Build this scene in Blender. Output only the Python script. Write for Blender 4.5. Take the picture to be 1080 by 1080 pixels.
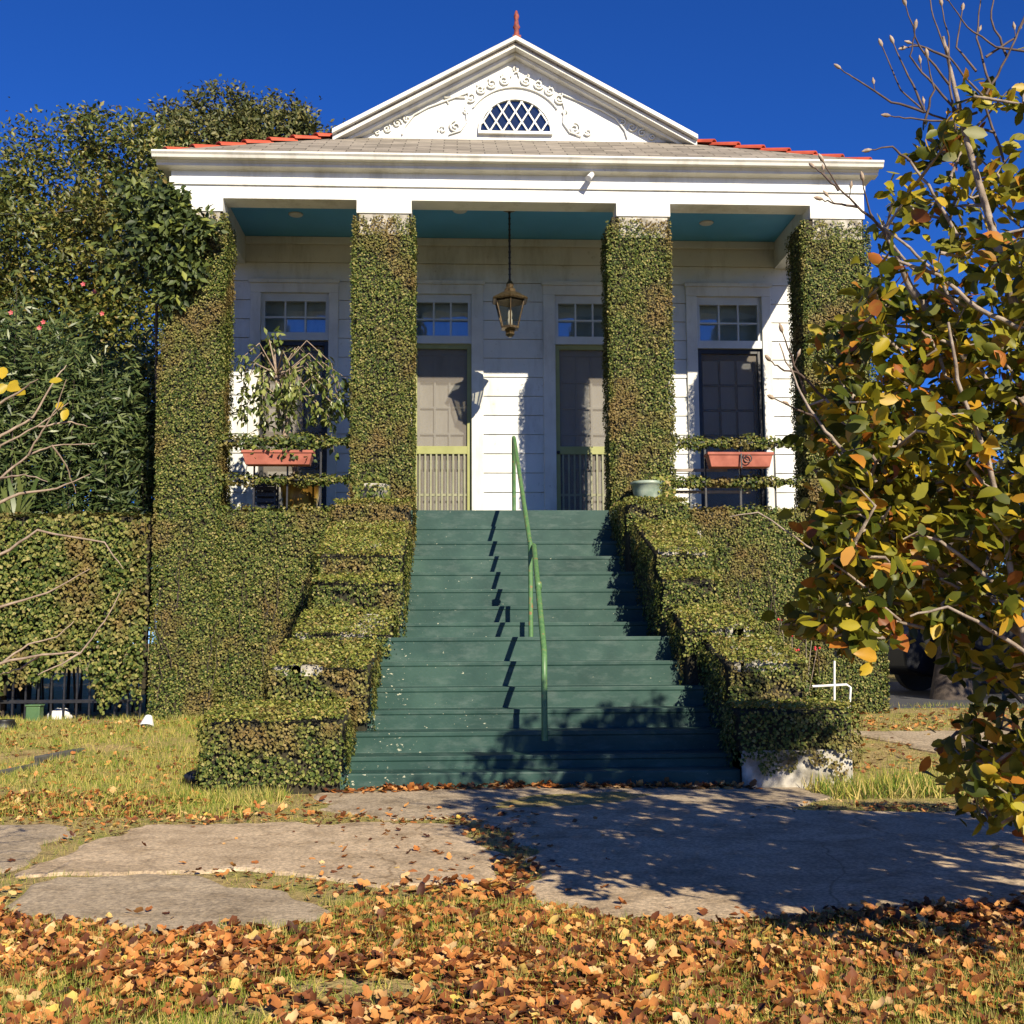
import bpy, math, random
import numpy as np
from mathutils import Vector, Matrix
random.seed(7); rng = np.random.default_rng(7)
S = bpy.context.scene
for o in list(bpy.data.objects): bpy.data.objects.remove(o)
R = math.radians
# ------------------------------------------------------------------ camera
F = 1206.; YAW = R(2.76); PIT = R(6.4); ROLL = R(.31); EZ = .98
fw = Vector((math.sin(YAW)*math.cos(PIT), math.cos(YAW)*math.cos(PIT), math.sin(PIT)))
r0 = Vector((math.cos(YAW), -math.sin(YAW), 0)); u0 = r0.cross(fw)
rt = r0*math.cos(ROLL) - u0*math.sin(ROLL); up = u0*math.cos(ROLL) + r0*math.sin(ROLL)
cd = bpy.data.cameras.new('camera'); cam = bpy.data.objects.new('camera', cd); S.collection.objects.link(cam)
cd.sensor_width = 36; cd.lens = 36*F/1080; cd.clip_start = .05; cd.clip_end = 2000
m = Matrix((rt, up, -fw)).transposed().to_4x4(); m.translation = Vector((0, 0, EZ)); cam.matrix_world = m
S.camera = cam
# ------------------------------------------------------------------ sky and sun
SD = Vector((.39, -1, .64)).normalized()                      # towards the sun
W = bpy.data.worlds.new('World'); S.world = W; W.use_nodes = True
nt = W.node_tree; nt.nodes.clear()
sky = nt.nodes.new('ShaderNodeTexSky'); sky.sky_type = 'NISHITA'; sky.sun_disc = False
sky.sun_elevation = math.asin(SD.z); sky.sun_rotation = math.atan2(SD.x, SD.y)
sky.air_density = .75; sky.dust_density = 0.0; sky.ozone_density = 6.0; sky.altitude = 1500
hs = nt.nodes.new('ShaderNodeHueSaturation'); hs.inputs['Saturation'].default_value = 1.15; hs.inputs['Value'].default_value = 1
bg = nt.nodes.new('ShaderNodeBackground'); bg.inputs[1].default_value = .078
wo = nt.nodes.new('ShaderNodeOutputWorld')
nt.links.new(sky.outputs[0], hs.inputs['Color']); mx = nt.nodes.new('ShaderNodeMix'); mx.data_type = 'RGBA'; mx.blend_type = 'MULTIPLY'; mx.inputs[0].default_value = 1; mx.inputs[7].default_value = (.58, .78, 1.22, 1)
nt.links.new(hs.outputs[0], mx.inputs[6]); nt.links.new(mx.outputs[2], bg.inputs[0]); nt.links.new(bg.outputs[0], wo.inputs[0])
sl = bpy.data.lights.new('sun', 'SUN'); sl.energy = 5.0; sl.angle = R(.5); sl.color = (1, .89, .70)
so = bpy.data.objects.new('sun', sl); S.collection.objects.link(so)
so.rotation_mode = 'QUATERNION'; so.rotation_quaternion = SD.to_track_quat('Z', 'Y'); so.location = (10, -20, 20)
S.view_settings.view_transform = 'Standard'; S.view_settings.look = 'None'; S.view_settings.exposure = .75; S.view_settings.gamma = 1
S.render.engine = 'CYCLES'
S.cycles.max_bounces = 8; S.cycles.diffuse_bounces = 2; S.cycles.transparent_max_bounces = 16

# ------------------------------------------------------------------ helpers
C = S.collection
def at(x, y, Y=None, Z=None):
    d = fw + rt*((x-540)/F) + up*((540-y)/F)
    t = Y/d.y if Y is not None else (Z-EZ)/d.z
    p = d*t; p.z += EZ; return p
def tag(o, label=None, cat=None, group=None, kind=None):
    if label: o['label'] = label
    if cat: o['category'] = cat
    if group: o['group'] = group
    if kind: o['kind'] = kind
    return o
def empty(name, loc, label=None, cat=None, group=None):
    o = bpy.data.objects.new(name, None); C.objects.link(o); o.location = loc; o.empty_display_size = .1
    return tag(o, label, cat, group)
def link(name, me, mat, parent=None):
    o = bpy.data.objects.new(name, me); C.objects.link(o)
    for mm in (mat if isinstance(mat, (list, tuple)) else [mat]): me.materials.append(mm)
    if parent is not None:
        o.parent = parent
        p, t = parent, Vector((0, 0, 0))
        while p is not None: t = t + p.location; p = p.parent
        o.matrix_parent_inverse = Matrix.Translation(-t) if parent.parent is None else Matrix.Identity(4)
        if parent.parent is not None: o.matrix_parent_inverse = Matrix.Identity(4)
    return o
class MB:
    def __init__(s): s.v = []; s.f = []; s.sm = []
    def add(s, vs, fs, smooth=False):
        b = len(s.v); s.v += [tuple(v) for v in vs]; s.f += [tuple(i+b for i in f) for f in fs]; s.sm += [smooth]*len(fs); return s
    def box(s, x0, x1, y0, y1, z0, z1):
        v = [(x0,y0,z0),(x1,y0,z0),(x1,y1,z0),(x0,y1,z0),(x0,y0,z1),(x1,y0,z1),(x1,y1,z1),(x0,y1,z1)]
        return s.add(v, [(0,3,2,1),(4,5,6,7),(0,1,5,4),(1,2,6,5),(2,3,7,6),(3,0,4,7)])
    def prism(s, poly, axis, a, b):
        n = len(poly)
        def mk(p, q):
            return {'x': (q, p[0], p[1]), 'y': (p[0], q, p[1]), 'z': (p[0], p[1], q)}[axis]
        v = [mk(p, a) for p in poly] + [mk(p, b) for p in poly]
        fs = [tuple(range(n)), tuple(range(2*n-1, n-1, -1))] + [(i, i+n, (i+1) % n+n, (i+1) % n) for i in range(n)]
        return s.add(v, fs)
    def tube(s, pts, rad, n=8, cap=True, smooth=True):
        pts = [Vector(p) for p in pts]; k = len(pts)
        if not hasattr(rad, '__len__'): rad = [rad]*k
        vs = []; ref = None
        for i, p in enumerate(pts):
            t = (pts[min(i+1, k-1)] - pts[max(i-1, 0)])
            t = t.normalized() if t.length > 1e-9 else Vector((0, 0, 1))
            if ref is None: ref = t.orthogonal().normalized()
            a = ref - t*ref.dot(t)
            a = a.normalized() if a.length > 1e-6 else t.orthogonal().normalized()
            ref = a; b = t.cross(a)
            for j in range(n):
                th = 2*math.pi*j/n
                vs.append(p + (a*math.cos(th) + b*math.sin(th))*rad[i])
        fs = [(i*n+j, i*n+(j+1) % n, (i+1)*n+(j+1) % n, (i+1)*n+j) for i in range(k-1) for j in range(n)]
        s.add(vs, fs, smooth)
        if cap: s.add(vs[:n], [tuple(range(n-1, -1, -1))]); s.add(vs[-n:], [tuple(range(n))])
        return s
    def lathe(s, c, prof, n=20, smooth=True, sides=None):
        n = sides or n; vs = []
        for (r, z) in prof:
            for j in range(n):
                th = 2*math.pi*(j+.5)/n; vs.append((c[0]+r*math.cos(th), c[1]+r*math.sin(th), c[2]+z))
        k = len(prof)
        fs = [(i*n+j, i*n+(j+1) % n, (i+1)*n+(j+1) % n, (i+1)*n+j) for i in range(k-1) for j in range(n)]
        fs += [tuple(range(n-1, -1, -1)), tuple(range((k-1)*n, k*n))]
        return s.add(vs, fs, smooth and sides is None)
    def build(s, name, mat, parent=None, bevel=0, seg=2):
        me = bpy.data.meshes.new(name); me.from_pydata(s.v, [], s.f); me.update()
        me.polygons.foreach_set('use_smooth', s.sm)
        o = link(name, me, mat, parent)
        if bevel:
            b = o.modifiers.new('bevel', 'BEVEL'); b.width = bevel; b.segments = seg; b.limit_method = 'ANGLE'; b.angle_limit = R(40)
        return o

# ------------------------------------------------------------------ materials
def newmat(name):
    m = bpy.data.materials.new(name); m.use_nodes = True; n = m.node_tree; n.nodes.clear()
    out = n.nodes.new('ShaderNodeOutputMaterial'); return m, n, out
def ramp(n, cols, fac, inter='LINEAR'):
    r = n.nodes.new('ShaderNodeValToRGB'); cr = r.color_ramp; cr.interpolation = inter
    while len(cr.elements) < len(cols): cr.elements.new(.5)
    for e, (p, c) in zip(cr.elements, cols): e.position = p; e.color = (*c, 1)
    n.links.new(fac, r.inputs[0]); return r.outputs[0]
def noise(n, scale, detail=4, rough=.55, vec=None, dist=0):
    t = n.nodes.new('ShaderNodeTexNoise'); t.inputs['Scale'].default_value = scale; t.inputs['Detail'].default_value = detail
    t.inputs['Roughness'].default_value = rough; t.inputs['Distortion'].default_value = dist
    if vec is None:
        g = n.nodes.new('ShaderNodeNewGeometry'); vec = g.outputs['Position']
    n.links.new(vec, t.inputs['Vector']); return t.outputs['Fac']
def stretch(n, sx, sy, sz):
    g = n.nodes.new('ShaderNodeNewGeometry'); mp = n.nodes.new('ShaderNodeMapping'); mp.inputs['Scale'].default_value = (sx, sy, sz)
    n.links.new(g.outputs['Position'], mp.inputs['Vector']); return mp.outputs[0]
def mix(n, fac, a, b, mode='MIX'):
    x = n.nodes.new('ShaderNodeMix'); x.data_type = 'RGBA'; x.blend_type = mode
    for sock, v in ((x.inputs[0], fac), (x.inputs[6], a), (x.inputs[7], b)):
        if isinstance(v, (int, float)): sock.default_value = v
        elif isinstance(v, tuple): sock.default_value = (*v, 1)
        else: n.links.new(v, sock)
    return x.outputs[2]
def mth(n, op, a, b=0.0):
    x = n.nodes.new('ShaderNodeMath'); x.operation = op; x.use_clamp = False
    for sock, v in ((x.inputs[0], a), (x.inputs[1], b)):
        if isinstance(v, (int, float)): sock.default_value = v
        else: n.links.new(v, sock)
    return x.outputs[0]
def bsdf(n, out, col, rough=.6, metal=0, spec=.5, bump=None, bstr=.3, bdist=.01):
    p = n.nodes.new('ShaderNodeBsdfPrincipled')
    if isinstance(col, tuple): p.inputs['Base Color'].default_value = (*col, 1)
    else: n.links.new(col, p.inputs['Base Color'])
    if isinstance(rough, (int, float)): p.inputs['Roughness'].default_value = rough
    else: n.links.new(rough, p.inputs['Roughness'])
    p.inputs['Metallic'].default_value = metal; p.inputs['Specular IOR Level'].default_value = spec
    if bump is not None:
        b = n.nodes.new('ShaderNodeBump'); b.inputs['Strength'].default_value = bstr; b.inputs['Distance'].default_value = bdist
        n.links.new(bump, b.inputs['Height']); n.links.new(b.outputs[0], p.inputs['Normal'])
    if out is not None: n.links.new(p.outputs[0], out.inputs[0])
    return p
def simple(name, c1, c2, scale=6, rough=.6, metal=0, spec=.5, bstr=.15, bdist=.004, lo=.35, hi=.65):
    m, n, out = newmat(name); f = noise(n, scale)
    bsdf(n, out, ramp(n, [(lo, c1), (hi, c2)], f), rough, metal, spec, noise(n, scale*8), bstr, bdist); return m
def leafmat(name, cols, rough=.5, trans=.25, patch=None, pscale=1.5, plo=.55, phi=.7, spec=.35, pamt=.7):
    m, n, out = newmat(name); g = n.nodes.new('ShaderNodeNewGeometry')
    col = ramp(n, cols, g.outputs['Random Per Island'])
    if patch:
        mk = ramp(n, [(plo, (0, 0, 0)), (phi, (1, 1, 1))], noise(n, pscale, 5, .65))
        mk2 = mth(n, 'MULTIPLY', mk, pamt); col = mix(n, mk2, col, patch)
    val = ramp(n, [(0, (.72, .72, .72)), (1, (1.25, 1.25, 1.25))], noise(n, 11, 2))
    col = mix(n, 1.0, col, val, 'MULTIPLY')
    p = bsdf(n, None, col, rough, 0, spec)
    t = n.nodes.new('ShaderNodeBsdfTranslucent'); n.links.new(col, t.inputs[0])
    ms = n.nodes.new('ShaderNodeMixShader'); ms.inputs[0].default_value = trans
    n.links.new(p.outputs[0], ms.inputs[1]); n.links.new(t.outputs[0], ms.inputs[2]); n.links.new(ms.outputs[0], out.inputs[0])
    return m
M = {}
def painted(name, c1, c2, rough=.55):
    m, n, out = newmat(name)
    base = ramp(n, [(.35, c1), (.65, c2)], noise(n, 3))
    st = ramp(n, [(.50, (1, 1, 1)), (.80, (.62, .60, .54))], noise(n, 2.2, 6, .7, stretch(n, 1.6, 1, .35)))
    sp = ramp(n, [(.62, (1, 1, 1)), (.78, (.6, .57, .5))], noise(n, 14, 5, .7))
    c = mix(n, 1.0, mix(n, 1.0, base, st, 'MULTIPLY'), sp, 'MULTIPLY'); bsdf(n, out, c, rough, 0, .4, noise(n, 40, 3, .6, stretch(n, .4, 1, 1)), .12, .004); return m
M['white'] = painted('white_paint', (.66, .66, .61), (.74, .74, .69))
M['whitetrim'] = painted('white_trim_paint', (.58, .57, .52), (.68, .67, .61))
M['siding'] = painted('white_siding_paint', (.60, .61, .58), (.67, .67, .63))
M['ceil'] = simple('blue_porch_ceiling', (.085, .36, .62), (.10, .40, .68), 2, .5)
M['sash'] = simple('pale_sash_paint', (.50, .52, .50), (.58, .60, .58), 4, .5)
M['olive'] = simple('olive_door_paint', (.24, .25, .075), (.29, .30, .10), 6, .5)
M['olivepale'] = simple('pale_olive_baluster_paint', (.19, .19, .11), (.25, .25, .15), 6, .5)
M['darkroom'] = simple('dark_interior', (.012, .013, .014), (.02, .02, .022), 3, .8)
M['backing_sheet'] = simple('pale_curtain', (.22, .21, .19), (.30, .29, .26), 9, .9)
M['terra'] = simple('terracotta', (.27, .075, .045), (.38, .12, .075), 8, .75)
M['rooftile'] = simple('red_ridge_tile', (.36, .05, .02), (.50, .085, .035), 5, .7)
M['finial'] = simple('dark_red_finial', (.12, .03, .02), (.30, .06, .035), 30, .7)
M['wood_gray'] = simple('weathered_wood', (.22, .18, .14), (.32, .27, .22), 12, .8)
M['black'] = simple('black_metal', (.008, .008, .009), (.018, .018, .02), 20, .45)
M['brass'] = simple('aged_bronze', (.10, .07, .035), (.24, .17, .09), 40, .35, .8)
M['railgreen'] = None
M['plaster'] = simple('old_cement_plaster', (.20, .18, .14), (.50, .47, .40), 9, .9, bstr=.5, bdist=.01)
M['ivycore'] = simple('ivy_stem_mat', (.016, .018, .008), (.045, .035, .018), 14, .95, bstr=.6, bdist=.02)
M['bark'] = simple('grey_bark', (.16, .12, .09), (.34, .28, .22), 30, .85, bstr=.5)
M['barkdark'] = simple('dark_bark', (.035, .026, .02), (.08, .06, .045), 12, .9, bstr=.6, bdist=.01)
M['twig'] = simple('pale_twig_bark', (.20, .145, .10), (.34, .26, .19), 30, .8)
M['barkred'] = simple('reddish_bark', (.05, .032, .025), (.13, .09, .07), 30, .8)
M['bud'] = simple('fuzzy_bud', (.22, .15, .10), (.40, .32, .24), 60, .8)
M['greypot'] = simple('celadon_glaze', (.16, .22, .17), (.32, .38, .30), 9, .35)
M['whitemetal'] = simple('white_enamel_metal', (.68, .68, .66), (.78, .78, .76), 8, .4)
M['cable'] = simple('cable_black', (.01, .01, .01), (.02, .02, .02), 8, .6)
M['slate'] = simple('dark_stepping_slate', (.05, .05, .05), (.10, .095, .085), 9, .8, bstr=.4)
def _():
    m, n, out = newmat('ochre_glaze'); f = noise(n, 9, 4, .6, stretch(n, 1, 1, .35))
    c = ramp(n, [(.3, (.05, .028, .008)), (.48, (.17, .09, .015)), (.62, (.30, .20, .03)), (.75, (.42, .32, .09))], f)
    bsdf(n, out, c, .3); return m
M['ochre'] = _()
def _():
    m, n, out = newmat('green_rail_paint'); f = noise(n, 22, 4)
    c = ramp(n, [(.3, (.055, .14, .05)), (.6, (.10, .20, .07)), (.70, (.24, .14, .06))], f)
    bsdf(n, out, c, .45); return m
M['railgreen'] = _()
def _():
    m, n, out = newmat('teal_step_paint')
    f = noise(n, 2.2, 5, .6); base = ramp(n, [(.3, (.013, .042, .034)), (.5, (.021, .059, .047)), (.7, (.034, .080, .062))], f)
    dust = ramp(n, [(.5, (0, 0, 0)), (.8, (.45, .45, .45))], noise(n, 5, 6, .7, stretch(n, 1, 1, 3)))
    base = mix(n, dust, base, (.13, .17, .15))
    g = n.nodes.new('ShaderNodeNewGeometry'); sx = n.nodes.new('ShaderNodeSeparateXYZ'); n.links.new(g.outputs['Position'], sx.inputs[0])
    side = n.nodes.new('ShaderNodeMapRange'); side.inputs[1].default_value = -.75; side.inputs[2].default_value = .45; side.inputs[3].default_value = .10; side.inputs[4].default_value = 0
    n.links.new(sx.outputs[0], side.inputs[0])
    sp = noise(n, 46, 3, .6, stretch(n, .7, 1, 1.3)); sp2 = mth(n, 'ADD', sp, side.outputs[0]); big = noise(n, 3.5, 3)
    sp3 = mth(n, 'ADD', sp2, mth(n, 'MULTIPLY', mth(n, 'SUBTRACT', big, .5), .35))
    mk = ramp(n, [(.75, (0, 0, 0)), (.78, (1, 1, 1))], sp3)
    col = mix(n, mk, base, (.42, .42, .30))
    bsdf(n, out, col, .55, 0, .3, noise(n, 30, 4), .25, .004); return m
M['step'] = _()
def _():
    m, n, out = newmat('asphalt_shingles')
    tc = n.nodes.new('ShaderNodeNewGeometry'); b = n.nodes.new('ShaderNodeTexBrick')
    b.inputs['Scale'].default_value = 1; b.inputs['Brick Width'].default_value = .30; b.inputs['Row Height'].default_value = .125; b.inputs['Mortar Size'].default_value = .006
    b.inputs['Color1'].default_value = (.20, .175, .14, 1); b.inputs['Color2'].default_value = (.33, .29, .235, 1); b.inputs['Mortar'].default_value = (.08, .07, .055, 1)
    n.links.new(tc.outputs['Position'], b.inputs['Vector'])
    v = ramp(n, [(.3, (.65, .65, .65)), (.7, (1.15, 1.15, 1.15))], noise(n, 26, 3, .6, stretch(n, .2, 1, 1)))
    col = mix(n, 1.0, b.outputs['Color'], v, 'MULTIPLY')
    bsdf(n, out, col, .9, 0, .2, b.outputs['Fac'], -.6, .01); return m
M['shingle'] = _()
def _():
    m, n, out = newmat('lawn_soil')
    f = noise(n, 3.2, 7, .68); f2 = noise(n, 40, 4, .7)
    c = ramp(n, [(.32, (.20, .14, .06)), (.47, (.40, .30, .13)), (.58, (.30, .26, .08)), (.70, (.17, .20, .05))], f)
    v = ramp(n, [(.3, (.55, .55, .55)), (.7, (1.3, 1.3, 1.3))], f2); c = mix(n, 1.0, c, v, 'MULTIPLY')
    bsdf(n, out, c, .95, 0, .1, f2, .7, .03); return m
M['lawn'] = _()
def concrete(name, a, b_, spk=.5):
    m, n, out = newmat(name)
    f = noise(n, 1.6, 6, .6); c = ramp(n, [(.3, a), (.7, b_)], f)
    ag = noise(n, 55, 4, .75); v = ramp(n, [(.32, (.42, .42, .42)), (.5, (1, 1, 1)), (.66, (1.6, 1.55, 1.45))], ag)
    c = mix(n, spk, c, mix(n, 1.0, c, v, 'MULTIPLY'))
    stain = ramp(n, [(.45, (1, 1, 1)), (.72, (.55, .52, .47))], noise(n, 4.5, 5, .7)); c = mix(n, 1.0, c, stain, 'MULTIPLY')
    ck = n.nodes.new('ShaderNodeTexVoronoi'); ck.feature = 'DISTANCE_TO_EDGE'; ck.inputs['Scale'].default_value = .45
    wv = n.nodes.new('ShaderNodeVectorMath'); wv.operation = 'ADD'; g = n.nodes.new('ShaderNodeNewGeometry')
    nz = n.nodes.new('ShaderNodeTexNoise'); nz.inputs['Scale'].default_value = 3; nz.inputs['Detail'].default_value = 6
    sc = n.nodes.new('ShaderNodeVectorMath'); sc.operation = 'SCALE'; sc.inputs['Scale'].default_value = .6
    n.links.new(nz.outputs['Color'], sc.inputs[0]); n.links.new(g.outputs['Position'], wv.inputs[0]); n.links.new(sc.outputs[0], wv.inputs[1]); n.links.new(wv.outputs[0], ck.inputs['Vector'])
    line = ramp(n, [(0, (.6, .55, .48)), (.004, (1, 1, 1))], ck.outputs['Distance']); c = mix(n, 1.0, c, line, 'MULTIPLY')
    bsdf(n, out, c, .9, 0, .25, ag, .5, .006); return m
M['concrete'] = concrete('worn_aggregate_concrete', (.37, .28, .18), (.53, .41, .27), .85)
M['concrete2'] = concrete('grey_concrete', (.31, .245, .165), (.43, .345, .235), .85)
M['asphalt'] = simple('asphalt', (.04, .04, .042), (.065, .065, .065), 30, .9, bstr=.4)
def _():
    m, n, out = newmat('window_glass')
    gl = n.nodes.new('ShaderNodeBsdfGlossy'); gl.inputs['Roughness'].default_value = .03; gl.inputs['Color'].default_value = (.8, .85, .95, 1)
    bp = n.nodes.new('ShaderNodeBump'); bp.inputs['Strength'].default_value = .12; bp.inputs['Distance'].default_value = .02; n.links.new(noise(n, 3, 2), bp.inputs['Height']); n.links.new(bp.outputs[0], gl.inputs['Normal'])
    tr = n.nodes.new('ShaderNodeBsdfTransparent'); tr.inputs[0].default_value = (.8, .85, .85, 1)
    ms = n.nodes.new('ShaderNodeMixShader'); ms.inputs[0].default_value = .11
    n.links.new(tr.outputs[0], ms.inputs[1]); n.links.new(gl.outputs[0], ms.inputs[2]); n.links.new(ms.outputs[0], out.inputs[0]); return m
M['glass'] = _()
def _():
    m, n, out = newmat('insect_screen')
    d = n.nodes.new('ShaderNodeBsdfDiffuse'); d.inputs[0].default_value = (.24, .215, .185, 1)
    tr = n.nodes.new('ShaderNodeBsdfTransparent')
    ms = n.nodes.new('ShaderNodeMixShader'); ms.inputs[0].default_value = .40
    n.links.new(tr.outputs[0], ms.inputs[1]); n.links.new(d.outputs[0], ms.inputs[2]); n.links.new(ms.outputs[0], out.inputs[0]); return m
M['screen'] = _()
def _():
    m, n, out = newmat('lantern_glass')
    gl = n.nodes.new('ShaderNodeBsdfGlossy'); gl.inputs['Roughness'].default_value = .05
    tr = n.nodes.new('ShaderNodeBsdfTransparent'); tr.inputs[0].default_value = (.75, .75, .7, 1)
    ms = n.nodes.new('ShaderNodeMixShader'); ms.inputs[0].default_value = .12
    n.links.new(tr.outputs[0], ms.inputs[1]); n.links.new(gl.outputs[0], ms.inputs[2]); n.links.new(ms.outputs[0], out.inputs[0]); return m
M['lglass'] = _()
M['frosted'] = simple('frosted_lamp', (.65, .62, .55), (.7, .68, .6), 5, .3)
# foliage
G = [(.0, (.020, .042, .006)), (.28, (.058, .088, .014)), (.60, (.125, .148, .030)), (.86, (.21, .21, .05)), (1, (.32, .27, .10))]
M['ivy'] = leafmat('creeping_fig_leaves', G, .6, .15, (.22, .125, .05), 1.9, .50, .64, .22, .6)
M['ivytop'] = leafmat('creeping_fig_sun_tinted_leaves', [(0, (.08, .11, .02)), (.4, (.18, .21, .035)), (.75, (.31, .30, .06)), (1, (.36, .25, .09))], .5, .15, (.24, .13, .06), 3.5, .55, .7, .4, .6)  # lighter copy of the ivy leaves, sunlight on the tops put into the colour
M['dark_leaf'] = leafmat('dark_tree_leaves', [(0, (.03, .052, .010)), (.5, (.095, .118, .022)), (.85, (.20, .20, .035)), (1, (.25, .17, .04))], .45, .2, (.12, .085, .025), .8, .5, .68, .4, .6)
M['far_leaf'] = leafmat('far_tree_leaves', [(0, (.04, .055, .014)), (.5, (.10, .11, .03)), (1, (.19, .17, .06))], .5, .2)
M['oleander'] = leafmat('oleander_leaves', [(0, (.02, .042, .011)), (.5, (.06, .09, .026)), (1, (.15, .18, .06))], .4, .15, None)
M['vine'] = leafmat('glossy_vine_leaves', [(0, (.018, .032, .008)), (.5, (.05, .075, .018)), (.85, (.11, .14, .03)), (1, (.22, .24, .04))], .55, .2, None, spec=.35)
M['fig'] = leafmat('weeping_fig_leaves', [(0, (.05, .08, .018)), (.5, (.14, .18, .04)), (1, (.28, .29, .08))], .35, .25, None, spec=.5)
M['magno'] = leafmat('autumn_magnolia_leaves', [(0, (.03, .048, .005)), (.32, (.095, .115, .012)), (.56, (.22, .215, .018)), (.72, (.44, .38, .025)), (.85, (.56, .37, .03)), (.94, (.56, .19, .03)), (1, (.22, .07, .02))], .45, .42, (.44, .38, .035), 2.6, .50, .64, .35, .55)
M['yellowleaf'] = leafmat('yellow_leaves', [(0, (.40, .36, .02)), (1, (.55, .38, .03))], .45, .4)
M['fallen'] = leafmat('fallen_leaves_mat', [(0, (.06, .022, .012)), (.28, (.20, .065, .02)), (.58, (.47, .175, .042)), (.85, (.60, .30, .09)), (.96, (.62, .42, .19)), (1, (.66, .46, .08))], .6, .15)
M['grass'] = leafmat('grass_blades', [(0, (.07, .14, .015)), (.40, (.19, .26, .03)), (.65, (.44, .40, .08)), (1, (.66, .50, .18))], .55, .3, (.36, .29, .12), 2.2, .50, .66, .3, .55)
M['pink'] = simple('pink_petals', (.55, .08, .10), (.65, .16, .16), 30, .6)
M['redflower'] = simple('red_petals', (.5, .02, .03), (.6, .04, .05), 30, .6)
M['spiky'] = leafmat('strap_leaves', [(0, (.05, .09, .02)), (1, (.16, .18, .05))], .4, .25)

# ------------------------------------------------------------------ leaf meshes
T_IVY = ([(0, 0, 0), (.42, .45, .10), (0, 1, -.06), (-.42, .45, .10), (0, .5, -.04)], [(0, 1, 4), (1, 2, 4), (2, 3, 4), (3, 0, 4)])
T_NARROW = ([(0, 0, 0), (.10, .4, .02), (0, 1, -.10), (-.10, .4, .02)], [(0, 1, 2, 3)])
T_BROAD = ([(0, 0, 0), (.20, .18, .06), (.30, .48, .08), (.20, .80, .03), (0, 1, -.08), (-.20, .80, .03), (-.30, .48, .08), (-.20, .18, .06), (0, .3, -.01), (0, .7, -.02)],
           [(0, 1, 8), (1, 2, 9, 8), (2, 3, 9), (3, 4, 9), (4, 5, 9), (5, 6, 9), (6, 7, 8, 9), (7, 0, 8)])
T_TREE = ([(0, 0, 0), (.24, .5, .08), (0, 1, -.05), (-.24, .5, .08), (0, .5, -.02)], [(0, 1, 4), (1, 2, 4), (2, 3, 4), (3, 0, 4)])
T_FALL = ([(0, 0, .02), (.22, .15, .10), (.38, .42, .16), (.25, .55, .10), (.28, .78, .16), (0, 1, .20), (-.24, .80, .08), (-.24, .56, .16), (-.38, .40, .02), (-.2, .15, .05), (0, .35, .0), (0, .68, .05)],
          [(0, 1, 10), (1, 2, 3, 10), (3, 11, 10), (3, 4, 11), (4, 5, 11), (5, 6, 11), (6, 7, 11), (7, 10, 11), (7, 8, 9, 10), (9, 0, 10)])
T_BLADE = ([(-.035, 0, 0), (.035, 0, 0), (.022, .55, .06), (-.022, .55, .06), (0, 1, .22)], [(0, 1, 2, 3), (3, 2, 4)])
def norm(a): return a/np.maximum(np.linalg.norm(a, axis=1, keepdims=True), 1e-9)
def leaves(name, P, Nn, T, size, tmpl, mat, parent=None, zvar=0):
    tv, tf = tmpl; tv = np.array(tv, dtype=np.float64); n = len(P); k = len(tv)
    Nn = norm(Nn); T = norm(T - (T*Nn).sum(1, keepdims=True)*Nn); B = np.cross(T, Nn)
    sx = size[:, None, None]
    zz = tv[None, :, 2:3]*np.ones((n, 1, 1))
    if zvar: zz = zz*(1+zvar*rng.normal(size=(n, 1, 1)))
    V = P[:, None, :] + sx*(tv[None, :, 0:1]*B[:, None, :] + tv[None, :, 1:2]*T[:, None, :] + zz*Nn[:, None, :])
    me = bpy.data.meshes.new(name); me.vertices.add(n*k); me.vertices.foreach_set('co', V.astype(np.float32).ravel())
    fl = np.concatenate([np.array(f) for f in tf]); cnt = np.array([len(f) for f in tf])
    L = (fl[None, :] + (np.arange(n)*k)[:, None]).ravel()
    tot = np.tile(cnt, n); start = np.concatenate([[0], np.cumsum(tot)[:-1]])
    me.loops.add(len(L)); me.loops.foreach_set('vertex_index', L.astype(np.int32))
    me.polygons.add(len(tot)); me.polygons.foreach_set('loop_start', start.astype(np.int32))
    me.update(calc_edges=True); me.validate()
    return link(name, me, mat, parent)
def rnd(n, s=1): return rng.normal(size=(n, 3))*s
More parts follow.
